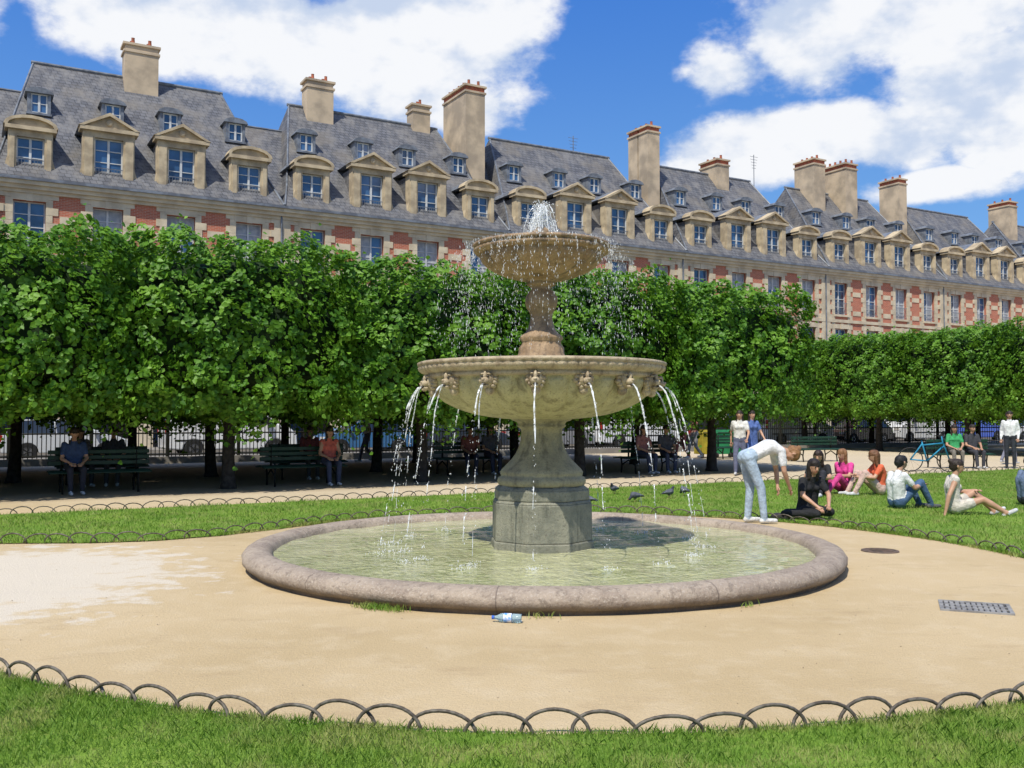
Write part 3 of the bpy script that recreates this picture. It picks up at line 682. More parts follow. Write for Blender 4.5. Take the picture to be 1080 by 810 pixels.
def core_mesh(seed):  # solid dark body added inside the leaves to stop light
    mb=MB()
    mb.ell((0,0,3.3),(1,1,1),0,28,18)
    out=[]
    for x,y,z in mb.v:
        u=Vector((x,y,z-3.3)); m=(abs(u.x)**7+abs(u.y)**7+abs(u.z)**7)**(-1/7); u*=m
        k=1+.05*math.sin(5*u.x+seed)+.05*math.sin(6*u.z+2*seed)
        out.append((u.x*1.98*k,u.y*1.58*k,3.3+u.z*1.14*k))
    mb.v=out; return mb.mesh('crown_light_blocker',[MCORE],True)
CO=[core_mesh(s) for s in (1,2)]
def trunk_mesh(seed):
    mb=MB(); rnd=random.Random(seed)
    path=[(0,0,-.05),(.01,0,.12),(.02+rnd.uniform(-.03,.03),.01,.8),(rnd.uniform(-.05,.05),rnd.uniform(-.05,.05),1.7),(rnd.uniform(-.06,.06),0,2.6)]
    mb.tube(path,[.21,.155,.125,.12,.09],12)
    for k in range(7):
        a=k*.9+rnd.random()*.5; z=1.4+.15*k; l=rnd.uniform(1.0,1.5)
        mb.tube([(0,0,z),(l*.4*math.cos(a),l*.4*math.sin(a),z+.35),(l*math.cos(a),l*math.sin(a),z+.7)],[.06,.045,.02],7)
    return mb.mesh('trunk',[MBARK],True)
TR=[trunk_mesh(s) for s in (1,2,3)]
ti=0
def tree(s,n,rz=0,dz=0):
    global ti
    E=empty('linden_tree',W(s,n),ANG+rz+(math.pi if ti%2 else 0))
    E.scale=(1,1,1+dz)
    mkobj('trunk',TR[ti%3],E); mkobj('crown_light_blocker',CO[ti%2],E); mkobj('crown_leaves',CR[(ti*7)%3],E); ti+=1
for k in range(-3,5):
    tree(.3+4.5*k,20.6,0,[.02,.035,.0,.045][k%4]); tree(.3+4.5*k+.6,25.0,0,0); tree(.3+4.5*k-.7,29.4,0,0)  # rearmost row is added to shade the strip before the railing
for k in range(7):
    tree(36.3,34-4.5*k,math.pi/2,.06+[0,.01,-.01][k%3]); tree(41.2,34-4.5*k,math.pi/2,.05)
for k in range(2): tree(45.8+4.5*k,31,0,0)
# ---------------------------------------------------------------- iron railing
MGILT=smat('gilt',(.25,.17,.05))
def railrun(mb,p_of,L0,L1):
    s=L0;k=0
    while s<L1:
        x,y=p_of(s)
        post=(k%18==0); r=.06 if post else .016; h=2.15 if post else 1.95
        mb.tube([(x,y,.2 if not post else 0),(x,y,h)],[r,r],4 if not post else 6); mb.tube([(x,y,h),(x,y,h+.12)],[r*1.5,.002],4,1 if post else 0)
        s+=.13;k+=1
mb=MB(); railrun(mb,lambda s:W(s,33.2)[:2],-20,47)
for z in (.3,1.0,1.75): mb.tube([W(-20,33.2,z),W(47,33.2,z)],.025,4)
slab(mb,-20,47,33.0,33.4,0,.22,2)
mb.obj('iron_railing',[MIRON,MGILT,MPAVE])
mb=MB(); railrun(mb,lambda n:W(47,n)[:2],4,33.2)
for z in (.3,1.0,1.75): mb.tube([W(47,4,z),W(47,33.2,z)],.025,4)
mb.obj('iron_railing',[MIRON,MGILT,MPAVE])
# ---------------------------------------------------------------- vehicles
MTYRE=smat('tyre',(.02,.02,.02)); MHUB=smat('hub',(.35,.35,.36),rough=.3,metal=.8); MCG=smat('car_glass',(.02,.03,.04),(.015,.02,.025),.05,1,spec=.9)
MLAMP=smat('lamp_lens',(.75,.72,.65),(.6,.55,.5),.1,3); MTAIL=smat('tail_lens',(.4,.02,.015),rough=.2); MBLK=smat('black_trim',(.02,.02,.02))
paints={}
def paint(c):
    if c not in paints: paints[c]=smat('car_paint',c,tuple(x*.93 for x in c),.25,1,coat=.6,spec=.6)
    return paints[c]
def wheels(mb,xs,hy,r=.32):
    for x in xs:
        for sg in (-1,1):
            y=sg*hy; w_=.11
            pr=[(r*.55,-w_),(r*.96,-w_),(r,-w_*.6),(r,w_*.6),(r*.96,w_),(r*.55,w_)]
            b=len(mb.v); mb.lathe(pr,20,1); 
            for i in range(b,len(mb.v)):
                vx,vy,vz=mb.v[i]; mb.v[i]=(x+vx,y+vz,r+vy)
            mb.prism([(x+r*.56*math.cos(2*math.pi*k/12),r+r*.56*math.sin(2*math.pi*k/12)) for k in range(12)],y-.09,y+.09,'y',2)
            for k in range(5):
                a=2*math.pi*k/5; mb.tube([(x,y+sg*.1,r),(x+r*.5*math.cos(a),y+sg*.1,r+r*.5*math.sin(a))],.022,4,1)
def arch(xc,r,n=8): return [(xc+r*math.cos(math.pi*k/n),.28+r*math.sin(math.pi*k/n)) for k in range(n+1)]
def car(s,n,col,rz=0,L_=4.1,H=1.45,name='parked_car'):
    E=empty(name,W(s,n,.004),ANG+rz); f=L_/4.1; hy=.86
    prof=[(-2.05*f,.30),(-2.08*f,.62),(-2.0*f,.90),(-1.75*f,.97),(1.0*f,.96),(1.7*f,.84),(1.98*f,.70),(2.06*f,.48),(2.03*f,.28)]+arch(1.28*f,.36)+arch(-1.25*f,.36)
    mb=MB(); mb.prism(prof,-hy,hy,'y')
    zt=H; b0,b1,t0,t1=-1.86*f,1.06*f,-1.45*f,.30*f; wb,wt=.80,.62
    mb2=MB()
    vs=[(b0,-wb,.95),(b1,-wb,.95),(b1,wb,.95),(b0,wb,.95),(t0,-wt,zt-.05),(t1,-wt,zt-.05),(t1,wt,zt-.05),(t0,wt,zt-.05)]
    mb2.add(vs,[(0,3,2,1),(4,5,6,7),(0,1,5,4),(1,2,6,5),(2,3,7,6),(3,0,4,7)],0)
    mb.prism([(t0-.08,zt-.06),(t0+.1,zt-.005),(t1-.25,zt),(t1+.05,zt-.05)],-wt-.02,wt+.02,'y')
    for sg in (-1,1):
        for (xa,xb) in ((b1,t1),(b0,t0),(-.35,-.38)): mb.tube([(xa,sg*(wb+.005),.94),(xb,sg*(wt+.01),zt-.04)],.04,6)
        mb.box(1.0*f-.15,1.0*f,sg*.95-.06,sg*.95+.06,.95,1.07)
    o=mb.obj('body',[paint(col)],E); bv=o.modifiers.new('b','BEVEL'); bv.width=.035; bv.segments=3; bv.limit_method='ANGLE'
    mb2.obj('glasshouse',[MCG],E)
    mb3=MB(); wheels(mb3,(1.28*f,-1.25*f),.78)
    for sg in (-1,1):
        mb3.box(1.93*f,2.045*f,sg*.62-.17,sg*.62+.17,.60,.74,3); mb3.box(-2.095*f,-1.98*f,sg*.68-.12,sg*.68+.12,.66,.88,4)
    mb3.box(2.03*f,2.085*f,-.5,.5,.36,.5,5); mb3.box(-2.11*f,-2.05*f,-.26,.26,.5,.61,3); mb3.box(2.08*f,2.09*f,-.26,.26,.38,.49,3)
    mb3.obj('wheels_and_lights',[MTYRE,MTYRE,MHUB,MLAMP,MTAIL,MBLK],E)
def van(s,n,col=(.80,.80,.79),rz=0,H=2.15):
    E=empty('parked_van',W(s,n,.004),ANG+rz)
    prof=[(-2.5,.32),(-2.52,1.0),(-2.46,H-.12),(-2.35,H),(.75,H),(1.0,H-.06),(1.65,1.30),(2.25,1.08),(2.48,.85),(2.52,.35)]+arch(1.6,.4)+arch(-1.5,.4)
    mb=MB(); mb.prism(prof,-.92,.92,'y'); o=mb.obj('body',[paint(col)],E); bv=o.modifiers.new('b','BEVEL'); bv.width=.06; bv.segments=3; bv.limit_method='ANGLE'
    mb=MB(); wheels(mb,(1.6,-1.5),.84,.34)
    for sg in (-1,1):
        y=sg*.93; a,b=min(y,y-sg*.02),max(y,y-sg*.02)
        mb.prism([(.25,1.25),(1.45,1.25),(.98,H-.22),(.25,H-.22)],a,b,'y',6)
        mb.box(-2.2,1.2,a-.001,b+.001,.62,.68,5); mb.box(-.85,-.83,a-.001,b+.001,.7,1.9,5)
        mb.box(1.2,1.36,sg*1.06-.07,sg*1.06+.07,1.25,1.5,5); mb.box(2.40,2.50,sg*.68-.16,sg*.68+.16,.78,.98,3); mb.box(-2.53,-2.5,sg*.82-.07,sg*.82+.07,.9,1.4,4)
    mb.add([(1.02,-.78,H-.12),(1.02,.78,H-.12),(1.69,.82,1.31),(1.69,-.82,1.31)],[(0,1,2,3)],6)
    mb.box(2.48,2.56,-.6,.6,.4,.62,5); mb.box(-2.53,-2.49,-.7,.7,1.2,1.75,6)
    mb.obj('wheels_and_trim',[MTYRE,MTYRE,MHUB,MLAMP,MTAIL,MBLK,MCG],E)
car(3.0,37.8,(.62,.64,.66)); van(8.9,38.2,H=2.35); car(14.4,37.8,(.05,.16,.34),math.pi); car(-1.9,37.8,(.03,.03,.035)); car(-6.8,37.8,(.3,.3,.3))
car(19.0,37.8,(.03,.04,.06),H=1.6); car(23.6,37.8,(.25,.25,.26)); van(28.6,37.9); car(33.6,37.8,(.02,.02,.022)); van(39.3,37.9); car(44.6,37.8,(.03,.03,.03),math.pi); van(49.8,37.9,rz=math.pi); van(55.0,37.9,(.02,.10,.55),H=2.4); car(60.5,37.8,(.5,.5,.5)); car(20,42.2,(.5,.5,.5)); car(31,42.2,(.3,.05,.04)); car(51,42.2,(.06,.1,.2))
# ---------------------------------------------------------------- benches, bins, bike
def bench(x,y,rz,L_=1.9):
    E=empty('park_bench',(x,y,0),rz); mb=MB()
    for sg in (-1,1):
        for j in range(3): mb.box(-L_/2,L_/2,sg*(.13+j*.105)-.045,sg*(.13+j*.105)+.045,.425-.012*j,.455-.012*j)
    for j in range(3): mb.box(-L_/2,L_/2,-.02,.02,.56+j*.11,.64+j*.11)
    o=mb.obj('slats',[MGREEN],E); bv=o.modifiers.new('b','BEVEL'); bv.width=.008
    mb=MB()
    for xx in (-L_/2+.25,L_/2-.25):
        mb.tube([(xx,-.33,0),(xx,-.30,.2),(xx,-.34,.40)],.022,6); mb.tube([(xx,.33,0),(xx,.30,.2),(xx,.34,.40)],.022,6)
        mb.box(xx-.02,xx+.02,-.36,.36,.385,.405); mb.tube([(xx,0,.39),(xx,0,.88)],.026,6); mb.tube([(xx,-.3,.22),(xx,0,.36),(xx,.3,.22)],.018,6)
    mb.obj('iron_legs',[MIRON],E,True)
BP=[(-9.2,20.9),(-4.1,21.0),(-.9,23.0),(2.3,20.9),(2.6,23.1),(6.5,20.9),(7.3,23.1),(11.6,22.8),(16.3,20.9)]
for s,n in BP: x,y,_=W(s,n); bench(x,y,ANG)
bench(13.4,28.6,R(8),2.0); bench(10.5,33,R(20)); bench(8.2,35,R(20))
def bin_(x,y,col):
    mb=MB(); mb.box(-.28,.28,-.32,.32,.14,.92,0); mb.prism([(-.34,.92),(.36,.92),(.30,1.04),(-.30,1.06)],-.31,.31,'x',0)
    for sg in (-1,1): 
        mb.prism([(-.32+.1*math.cos(t*math.pi/5),.1+.1*math.sin(t*math.pi/5)) for t in range(10)],sg*.27-.03,sg*.27+.03,'x',1)
    mb.tube([(-.26,-.38,.95),(.26,-.38,.95)],.02,6,1); mb.box(-.02,.02,.30,.34,.2,.24,1)
    o=mb.obj('wheelie_bin',[smat('bin_plastic',col),MBLK]); o.location=(x,y,0); o.rotation_euler=(0,0,.3); bv=o.modifiers.new('b','BEVEL'); bv.width=.02; bv.segments=2
bin_(7.9,36.2,(.02,.22,.08)); bin_(8.6,36.6,(.02,.22,.08)); bin_(7.3,36,(.45,.36,.03))
def bike(x,y,rz):
    E=empty('bicycle',(x,y,0),rz); mb=MB()
    for cx in (-.52,.52):
        mb.tube([(cx+.33*math.cos(2*math.pi*k/28),0,.34+.33*math.sin(2*math.pi*k/28)) for k in range(29)],.016,5,1,False)
        for k in range(10): a=2*math.pi*k/10; mb.tube([(cx,0,.34),(cx+.32*math.cos(a),0,.34+.32*math.sin(a))],.002,3,1)
    f=lambda *p: mb.tube(list(p),.022,6,0)
    f((-.52,0,.34),(-.08,0,.3)); f((-.52,0,.34),(-.2,0,.78)); f((-.08,0,.3),(-.22,0,.88)); f((-.2,0,.74),(.34,0,.80)); f((-.08,0,.3),(.37,0,.72)); f((.52,0,.34),(.34,0,.85),(.32,0,1.0))
    mb.tube([(.2,-.28,1.0),(.33,-.15,1.02),(.33,.15,1.02),(.2,.28,1.0)],.013,5,1); mb.ell((-.24,0,.92),(.13,.07,.035),1)
    mb.lathe([(.09,-.01),(.09,.01)],12,1,c=(-.08,0,.3)); mb.tube([(-.08,-.1,.16),(-.08,.1,.44)],.012,5,1)
    mb.obj('frame_and_wheels',[smat('bike_blue',(.02,.25,.42)),MBLK],E,True)
bike(11.7,26.6,R(-8))
# ---------------------------------------------------------------- people
cloth={}
def cm(c,r=.85):
    if c not in cloth:
        cloth[c]=smat('cloth_%d'%len(cloth),c,tuple(x*.75 for x in c),r,14,bump=.6,bscale=22,bdist=.03)
    return cloth[c]
SK=smat('skin',(.50,.29,.19),(.44,.24,.15),.5,10)
MEYE=smat('eye',(.02,.015,.01),rough=.2); MLIP=smat('lips',(.38,.12,.10))
POSE=dict(
 stand=dict(ank=[(.10,0,.08),(-.10,.03,.08)],kn=[(.10,.03,.48),(-.10,.05,.48)],hip=.92,hy=0,ch=(0,.0,1.27),nk=(0,.0,1.45),sh=(.175,0,1.39),el=[(.24,-.03,1.11),(-.24,-.02,1.11)],wr=[(.24,.08,.88),(-.22,.14,.90)],look=(0,1,-.05)),
 walk=dict(ank=[(.09,.24,.09),(-.09,-.24,.14)],kn=[(.10,.16,.49),(-.10,.02,.47)],hip=.91,hy=0,ch=(0,.03,1.26),nk=(0,.03,1.44),sh=(.175,.02,1.38),el=[(.24,-.12,1.12),(-.24,.10,1.12)],wr=[(.24,-.10,.88),(-.22,.28,.96)],look=(0,1,-.1)),
 bend=dict(ank=[(.11,.06,.08),(-.10,-.10,.08)],kn=[(.11,.02,.50),(-.10,-.06,.50)],hip=.93,hy=-.15,ch=(0,.19,1.10),nk=(0,.38,1.05),sh=(.165,.31,1.03),el=[(.19,.33,.75),(-.19,.37,.75)],wr=[(.11,.44,.53),(-.12,.36,.52)],look=(0,.45,-.85)),
 sitg=dict(ank=[(.11,.56,.08),(-.11,.50,.08)],kn=[(.13,.36,.44),(-.13,.32,.45)],hip=.12,hy=0,ch=(0,-.02,.44),nk=(0,.05,.62),sh=(.17,.02,.56),el=[(.23,.18,.36),(-.23,.18,.36)],wr=[(.09,.42,.40),(-.09,.40,.37)],look=(0,1,-.15)),
 sitl=dict(ank=[(.10,.74,.06),(-.08,.62,.07)],kn=[(.12,.40,.26),(-.12,.34,.36)],hip=.12,hy=0,ch=(0,-.03,.45),nk=(0,.02,.63),sh=(.17,-.01,.57),el=[(.24,-.14,.33),(-.22,.14,.36)],wr=[(.25,-.20,.07),(-.12,.32,.38)],look=(.1,1,-.3)),
 kneel=dict(ank=[(.40,-.02,.07),(.30,-.10,.08)],kn=[(.16,.42,.11),(-.10,.40,.13)],hip=.13,hy=0,ch=(0,.04,.46),nk=(0,.12,.64),sh=(.165,.10,.57),el=[(.23,.20,.36),(-.22,.22,.36)],wr=[(.14,.40,.22),(-.06,.42,.24)],look=(.1,.8,-.5)),
 bench=dict(ank=[(.12,.48,.08),(-.10,.42,.08)],kn=[(.12,.42,.49),(-.12,.42,.50)],hip=.53,hy=0,ch=(0,-.03,.86),nk=(0,.02,1.05),sh=(.175,0,.98),el=[(.23,.08,.70),(-.23,.08,.70)],wr=[(.10,.34,.62),(-.10,.34,.61)],look=(0,1,-.25)))
def segdist(Pn,a,b,r1,r2):
    a=np.array(a);b=np.array(b);ab=b-a; t=np.clip(((Pn-a)@ab)/(ab@ab+1e-9),0,1)
    return np.linalg.norm(Pn-(a+t[:,None]*ab),axis=1)-(r1+(r2-r1)*t)
def remesh_caps(name,caps,mats,labels,vox):
    mb=MB()
    for c in caps: mb.cap(c[0],c[1],c[2],c[3])
    me=mb.mesh(name,[]); o=mkobj(name+'_tmp',me)
    m=o.modifiers.new('r','REMESH'); m.mode='VOXEL'; m.voxel_size=vox; m.use_smooth_shade=True
    s=o.modifiers.new('s','SMOOTH'); s.iterations=3; s.factor=.5
    dgr=bpy.context.evaluated_depsgraph_get(); nm=bpy.data.meshes.new_from_object(o.evaluated_get(dgr))
    bpy.data.objects.remove(o)
    n=len(nm.polygons); cen=np.empty(n*3); nm.polygons.foreach_get('center',cen); cen=cen.reshape(-1,3)
    best=np.full(n,1e9); lab=np.zeros(n,int)
    for c in caps:
        d=segdist(cen,c[0],c[1],c[2],c[3])+ (c[5] if len(c)>5 else 0); k=d<best; best[k]=d[k]; lab[k]=labels.index(c[4])
    nm.materials.clear()
    for m_ in mats: nm.materials.append(m_)
    nm.polygons.foreach_set('material_index',lab); nm.polygons.foreach_set('use_smooth',[True]*n)
    nm.name=name; return nm
def person(name,x,y,yaw,pose,top,bot,hair=(.03,.02,.015),skin=None,sleeve='short',legs='long',hl=0,shoe=(.6,.6,.6),sc=1.,vox=.017,z=0,fem=False):
    J=POSE[pose]; V3=Vector; skin=skin or SK
    E=empty(name,(x,y,z),yaw); E.scale=(sc,)*3
    caps=[]
    def c(a,b,r1,r2,l,bias=0): caps.append((tuple(a),tuple(b),r1,r2,l,bias))
    hz,hy=J['hip'],J['hy']; ch=V3(J['ch']); nk=V3(J['nk']); sh=J['sh']
    lk=V3(J['look']).normalized(); hands=[]
    shw=.93 if fem else 1
    for i,sg in enumerate((1,-1)):
        hp=V3((sg*.085,hy,hz)); kn=V3(J['kn'][i]); an=V3(J['ank'][i])
        if legs=='long': c(hp,kn,.092,.066,'bot'); c(kn,an+V3((0,0,.02)),.064,.050,'bot')
        elif legs=='short':
            md=hp.lerp(kn,.55); c(hp,md,.095,.088,'bot'); c(md,kn,.072,.055,'skin'); c(kn,kn.lerp(an,.35),.054,.056,'skin'); c(kn.lerp(an,.35),an,.054,.036,'skin')
        elif legs=='skirt':
            md=hp.lerp(kn,.9); c(hp,md,.105,.12,'bot'); c(md,kn,.06,.055,'skin'); c(kn,kn.lerp(an,.35),.053,.055,'skin'); c(kn.lerp(an,.35),an,.053,.034,'skin')
        fd=V3((0,1,0)) 
        if pose=='kneel': fd=V3((.5,-.8,0))
        if pose=='sitl': fd=V3((0,.8,.4)).normalized()
        fd=fd.normalized(); heel=an+V3((0,0,-.035))-fd*.03
        c(an,an+V3((0,0,-.03)),.042,.04,'skin' if legs!='long' else 'bot')
        c(heel,heel+fd*.20,.040,.034,'shoe')
        s_=V3((sg*sh[0]*shw,sh[1],sh[2])); el=V3(J['el'][i]); wr=V3(J['wr'][i])
        if sleeve=='none': c(s_,el,.048,.038,'skin')
        elif sleeve=='short': md=s_.lerp(el,.62); c(s_,md,.062,.056,'top'); c(md,el,.044,.038,'skin')
        else: c(s_,el,.062,.048,'top')
        if sleeve=='long': c(el,wr,.046,.034,'top')
        else: c(el,el.lerp(wr,.35),.038,.037,'skin'); c(el.lerp(wr,.35),wr,.037,.025,'skin')
        fdv=(wr-el).normalized(); pm=wr+fdv*.06; side=V3((sg,0,0)); side=(side-fdv*side.dot(fdv)).normalized()
        c(wr,pm,.026,.028,'skin'); hands.append((wr,pm,fdv,side,sg))
        c((sg*.075,hy,hz+.01),(sg*.06,hy+(ch.y-hy)*.45,hz+(ch.z-hz)*.45),.108,.098,'bot')
        w1=V3((sg*.06,hy+(ch.y-hy)*.30,hz+(ch.z-hz)*.30)); c(w1,(sg*.085*shw,ch.y,ch.z),.104 if not fem else .095,.108 if not fem else .098,'top',-.012)
        c((sg*.085*shw,ch.y,ch.z),s_,.10,.062,'top')
        if fem: 
            bp=V3((sg*.075,ch.y,ch.z))+ (V3((0,.075,0)) if pose!='bend' else V3((0,.0,-.075))); c(bp,bp,.058,.058,'top')
    c((0,ch.y,ch.z),(0,nk.y*.8+ch.y*.2,nk.z-.03),.10,.065,'top'); up=(nk-ch).normalized()
    hup=(up*.6+V3((0,0,.4)) if pose!='bend' else V3((0,.95,-.35))).normalized()
    hc=nk+hup*.15+ (lk*.015)
    c(nk-up*.02,hc-hup*.05,.052,.048,'skin',.004)
    f=(lk-hup*lk.dot(hup)).normalized(); sd=f.cross(hup)
    c(hc-f*.018+hup*.02,hc+f*.012+hup*.018,.086,.080,'skin'); c(hc+f*.035-hup*.055,hc+f*.04-hup*.06,.050,.046,'skin'); c(hc+f*.02-hup*.02,hc+f*.03-hup*.03,.068,.062,'skin')
    c(hc+f*.085+hup*.012,hc+f*.105-hup*.022,.012,.016,'skin')
    for sg in (-1,1): c(hc+sd*sg*.084-hup*.015,hc+sd*sg*.088+hup*.012-f*.01,.014,.016,'skin')
    c(hc-f*.03+hup*.035,hc+f*.005+hup*.048,.094,.084,'hair',-.006); c(hc-f*.055-hup*.01,hc-f*.03+hup*.03,.075,.09,'hair',-.006)
    if hl>0:
        e=hc-f*.085-V3((0,0,1))*hl; c(hc-f*.06,e,.075,.045,'hair',-.008)
        for sg in (-1,1): c(hc+sd*sg*.06-f*.03+hup*.02,hc+sd*sg*.07-f*.04-V3((0,0,1))*min(hl,.18),.045,.03,'hair',-.006)
    if hl<0: c(hc-f*.10+hup*.06,hc-f*.11+hup*.07,.045,.045,'hair')
    lb=['skin','top','bot','hair','shoe']; mts=[skin,cm(top),cm(bot),cm(hair,.6),cm(shoe)]
    me=remesh_caps('body',caps,mts,lb,vox); mkobj('body',me,E)
    mb=MB()
    for wr,pm,fdv,side,sg in hands:
        nrm=fdv.cross(side)
        for k,(o_,l) in enumerate(((-.027,.060),(-.009,.072),(.009,.067),(.026,.052))):
            b=pm+side*o_+fdv*.018; m_=b+fdv*l*.5+nrm*.006; t=m_+fdv*l*.42+nrm*.02*(1 if sg>0 else -1); mb.tube([b,m_,t],[.0095,.0085,.0065],6)
        b=wr+fdv*.03-side*.02; mb.tube([b,b-side*.03+fdv*.025,b-side*.035+fdv*.055],[.012,.010,.007],6)
    for sg in (-1,1): mb.ell(hc+f*.089+sd*sg*.032+hup*.018,(.011,.011,.008),1,8,6); mb.tube([hc+f*.094+sd*sg*.018+hup*.038,hc+f*.088+sd*sg*.045+hup*.038],.004,4,2)
    mb.tube([hc+f*.088-sd*.022-hup*.052,hc+f*.094-hup*.054,hc+f*.088+sd*.022-hup*.052],.006,5,3)
    mb.obj('hands_and_face',[skin,MEYE,cm(hair,.6),MLIP],E,True)
    return E
FR=-math.pi/2
WH=(.74,.74,.73); BK=(.018,.018,.02)
person('woman_bending',3.50,13.6,FR+.12,'bend',WH,(.40,.50,.60),(.26,.13,.05),legs='long',hl=-1,fem=True,vox=.013,shoe=(.7,.7,.68),sc=1.0)
person('woman_kneeling_in_black',4.42,14.25,math.pi+.35,'kneel',BK,BK,(.02,.013,.01),legs='long',hl=.22,fem=True,vox=.013,shoe=(.5,.3,.2))
person('woman_sitting_in_black',5.95,18.4,math.pi-.5,'sitg',BK,(.03,.03,.04),(.03,.015,.01),hl=.25,fem=True,legs='long',vox=.016)
person('woman_sitting_in_pink',6.6,18.9,2.2,'sitl',(.70,.06,.28),(.6,.06,.25),(.25,.12,.05),hl=.15,fem=True,vox=.018,legs='long')
person('woman_sitting_in_orange',7.1,18.4,1.6,'sitg',(.72,.14,.06),(.65,.45,.38),(.16,.07,.03),hl=.22,fem=True,vox=.018,legs='long')
person('man_sitting_white_shirt',6.35,15.7,FR+.25,'sitg',WH,(.07,.13,.24),(.012,.01,.01),vox=.014,shoe=(.1,.1,.1))
person('woman_sitting_in_beige',6.85,14.75,FR-.15,'sitl',(.62,.57,.50),(.60,.55,.47),(.03,.018,.012),hl=-1,fem=True,vox=.013,sleeve='none',legs='short',sc=.97)
person('man_sitting_grey_shirt',8.75,16.2,FR,'sitg',(.15,.2,.3),(.05,.05,.06),vox=.02)
person('man_standing_white_shirt',14.9,28.4,R(150),'stand',WH,(.03,.035,.045),vox=.022,sleeve='long',shoe=BK)
person('woman_on_bench',13.2,28.35,R(170),'bench',(.05,.35,.12),(.2,.18,.15),hl=.2,fem=True,vox=.022)
person('man_on_bench',13.75,28.4,R(185),'bench',(.05,.05,.06),(.05,.05,.06),vox=.024)
person('woman_in_blue_dress',6.35,25.2,R(200),'walk',(.09,.15,.38),(.09,.15,.38),hl=.2,fem=True,legs='skirt',vox=.022)
person('woman_walking',6.0,25.0,R(160),'walk',(.68,.66,.62),(.12,.13,.2),hl=.15,fem=True,vox=.022)
person('man_walking',6.1,34,R(120),'walk',(.6,.6,.6),(.35,.1,.08),vox=.026); person('woman_walking',6.7,34.8,R(110),'walk',(.5,.2,.15),(.3,.3,.3),fem=True,hl=.2,vox=.026)
person('man_walking',-4.9,32.1,R(100),'walk',(.65,.62,.58),(.15,.15,.18),vox=.026)
person('man_walking',16.1,30.8,R(-60),'walk',WH,(.2,.2,.25),vox=.024)
def seat(s,n,dx,face,**k):
    x,y,_=W(s+dx,n+(-.24 if face<0 else .24)); person(k.pop('name','person_on_bench'),x,y,ANG+(math.pi if face<0 else 0)+random.uniform(-.35,.35),'bench',vox=.022,**k)
seat(-4.1,21.,.3,-1,top=(.05,.06,.09),bot=(.03,.03,.04)); seat(-4.1,21.,-.4,-1,top=(.10,.08,.07),bot=(.03,.03,.04),hl=.2,fem=True)
seat(-.9,23.,.5,-1,top=(.05,.08,.16),bot=(.04,.04,.05)); seat(-.9,23.,-.35,-1,top=(.2,.2,.2),bot=(.04,.06,.1)); seat(2.3,20.9,-.5,-1,top=(.04,.07,.16),bot=(.03,.03,.04)); seat(2.6,23.1,.2,-1,top=(.05,.05,.06),bot=(.05,.05,.05)); seat(2.6,23.1,-.5,-1,top=(.15,.13,.12),bot=(.05,.05,.05),fem=True,hl=.2)
seat(6.5,20.9,.55,-1,top=(.60,.14,.10),bot=(.05,.06,.1),fem=True,hl=.2,sleeve='none'); seat(7.3,23.1,0,-1,top=(.2,.05,.05),bot=(.05,.05,.05)); seat(11.6,22.8,0,-1,top=(.3,.1,.08),bot=(.05,.05,.08)); seat(11.6,22.8,.6,-1,top=(.1,.1,.12),bot=(.05,.05,.08),fem=True,hl=.2)
seat(16.3,20.9,-.4,-1,top=(.35,.15,.15),bot=(.05,.06,.1),fem=True,hl=.15); seat(16.3,20.9,.4,-1,top=(.08,.08,.1),bot=(.05,.06,.1))
def pigeon(x,y,rz,peck=False):
    E=empty('pigeon',(x,y,.02),rz); hd=(0,.13,.05) if peck else (0,.11,.20)
    caps=[((0,-.05,.11),(0,.05,.12),.045,.058,'body'),((0,.06,.13),hd,.040,.022,'neck'),(hd,(0,hd[1]+.005,hd[2]),.024,.022,'neck'),(( 0,-.06,.11),(0,-.17,.09),.032,.014,'neck'),
          ((.03,.03,.12),(.025,-.12,.11),.028,.012,'wing'),((-.03,.03,.12),(-.025,-.12,.11),.028,.012,'wing'),((.02,0,.09),(.02,.01,.05),.02,.012,'body'),((-.02,0,.09),(-.02,.01,.05),.02,.012,'body')]
    me=remesh_caps('body',caps,[cm((.10,.105,.13)),cm((.04,.045,.06)),cm((.15,.16,.19))],['body','neck','wing'],.008); mkobj('body',me,E)
    mb=MB(); mb.tube([(hd[0],hd[1]+.02,hd[2]),(0,hd[1]+.045,hd[2]-.008)],[.007,.002],5)
    for sg in (-1,1):
        mb.tube([(sg*.02,.01,.06),(sg*.02,.01,0)],.004,5)
        for a in (-.5,0,.5): mb.tube([(sg*.02,.01,.003),(sg*.02+.03*math.sin(a),.01+.03*math.cos(a),.002)],.003,4)
    mb.obj('beak_and_feet',[smat('pigeon_pink',(.4,.16,.12))],E)
for x,y,a,p in ((1.3,16.2,1,0),(2.2,16.9,2,1),(2.9,17.6,-1,0),(3.3,18.2,.4,1),(2.0,18.6,2.5,0),(1.1,17.6,-2,1)): pigeon(x,y,a,p)
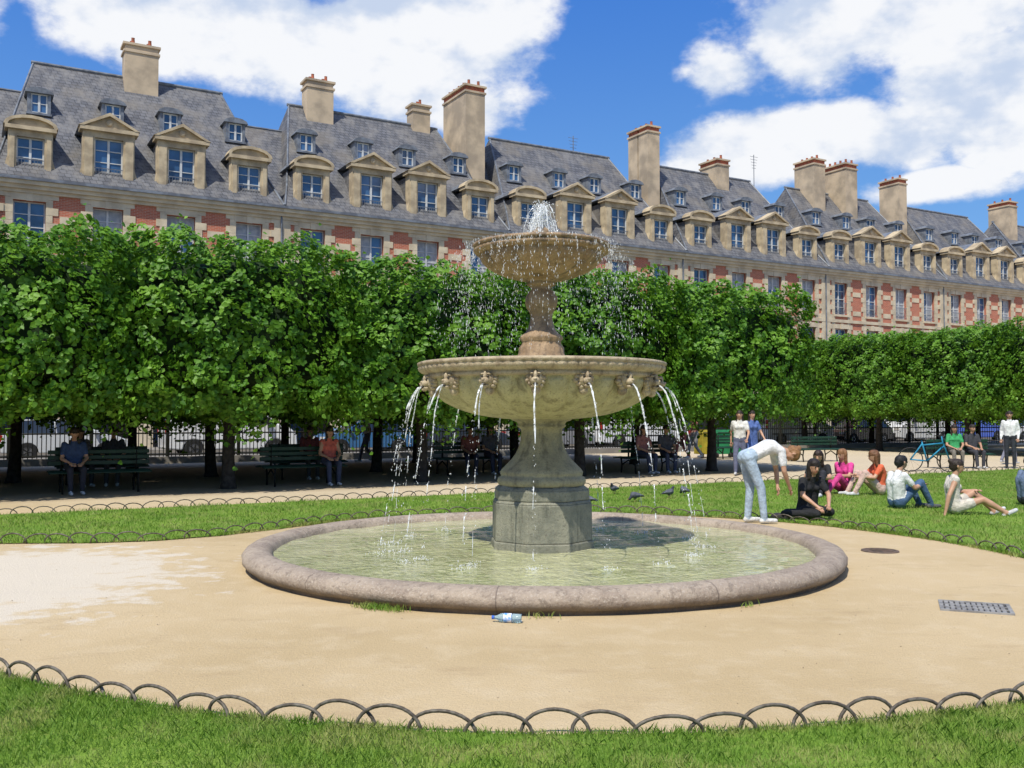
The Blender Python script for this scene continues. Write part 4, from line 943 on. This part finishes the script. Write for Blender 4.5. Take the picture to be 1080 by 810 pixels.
# ---------------------------------------------------------------- small things on the ground
gx,gy=3.66,7.55
E=empty('drain_grate',(gx,gy,0),R(-22)); MGRT=smat('cast_iron_grate',(.30,.29,.27),(.18,.17,.16),.6,12)
mb=MB(); mb.box(-.26,.26,-.21,-.18,0,.014); mb.box(-.26,.26,.18,.21,0,.014); mb.box(-.26,-.23,-.18,.18,0,.014); mb.box(.23,.26,-.18,.18,0,.014)
for i in range(11): mb.box(-.218+i*.04,-.190+i*.04,-.18,.18,0.001,.011)
for j in (-.06,.06): mb.box(-.23,.23,j-.01,j+.01,.002,.013)
mb.obj('bars',[MGRT],E)
mb=MB(); mb.add([(-.25,-.2,.0035),(.25,-.2,.0035),(.25,.2,.0035),(-.25,.2,.0035)],[(0,1,2,3)]); mb.obj('pit_shade',[MBLK],E)  # flat black sheet, painted shade below the bars
mb=MB(); mb.lathe([(.001,.012),(.14,.012),(.145,.006),(.165,.006),(.17,.014),(.20,.012),(.205,0)],32); 
for i in range(-3,4): mb.box(-.11,.11,i*.035-.006,i*.035+.006,.010,.016)
o=mb.obj('manhole_cover',[smat('rusty_iron',(.15,.10,.07),(.08,.06,.045),.7,15)]); o.location=(4.15,10.75,0)
def petmat():
    m,nt,b=newmat('bottle_plastic'); b.inputs['Base Color'].default_value=(.55,.78,.92,1); b.inputs['Roughness'].default_value=.08; b.inputs['Transmission Weight'].default_value=.75; b.inputs['IOR'].default_value=1.3; return m
mb=MB(); mb.lathe([(.001,-.1),(.028,-.1),(.032,-.09),(.032,-.04),(.029,-.035),(.032,-.03),(.032,.03),(.03,.05),(.015,.085),(.012,.1),(.012,.105)],24,0,mod=lambda t,j,z:1+.05*math.sin(3*t+z*60))
mb.lathe([(.014,.1),(.0145,.12),(.001,.121)],16,1); mb.lathe([(.0335,-.03),(.0335,.03)],24,2)
o=mb.obj('plastic_bottle',[petmat(),smat('bottle_cap',(.05,.15,.6)),smat('bottle_label',(.1,.3,.7),(.8,.8,.85),.5,30)],smooth=True); o.location=(-.03,7.02,.034); o.rotation_euler=(R(90),0,R(-100))
n=300; ang=rng.uniform(0,2*np.pi,n); rad=rng.uniform(3.2,5.7,n); Pp=np.stack([C[0]+rad*np.cos(ang),C[1]+rad*np.sin(ang),np.full(n,.003)],1)
V,F=drops(Pp,.005,.6); mkobj('pebbles',npmesh('pebbles',V,F,[smat('pebble',(.42,.33,.22),(.25,.19,.12),.9,3)]))
print('done',len(bpy.data.objects))
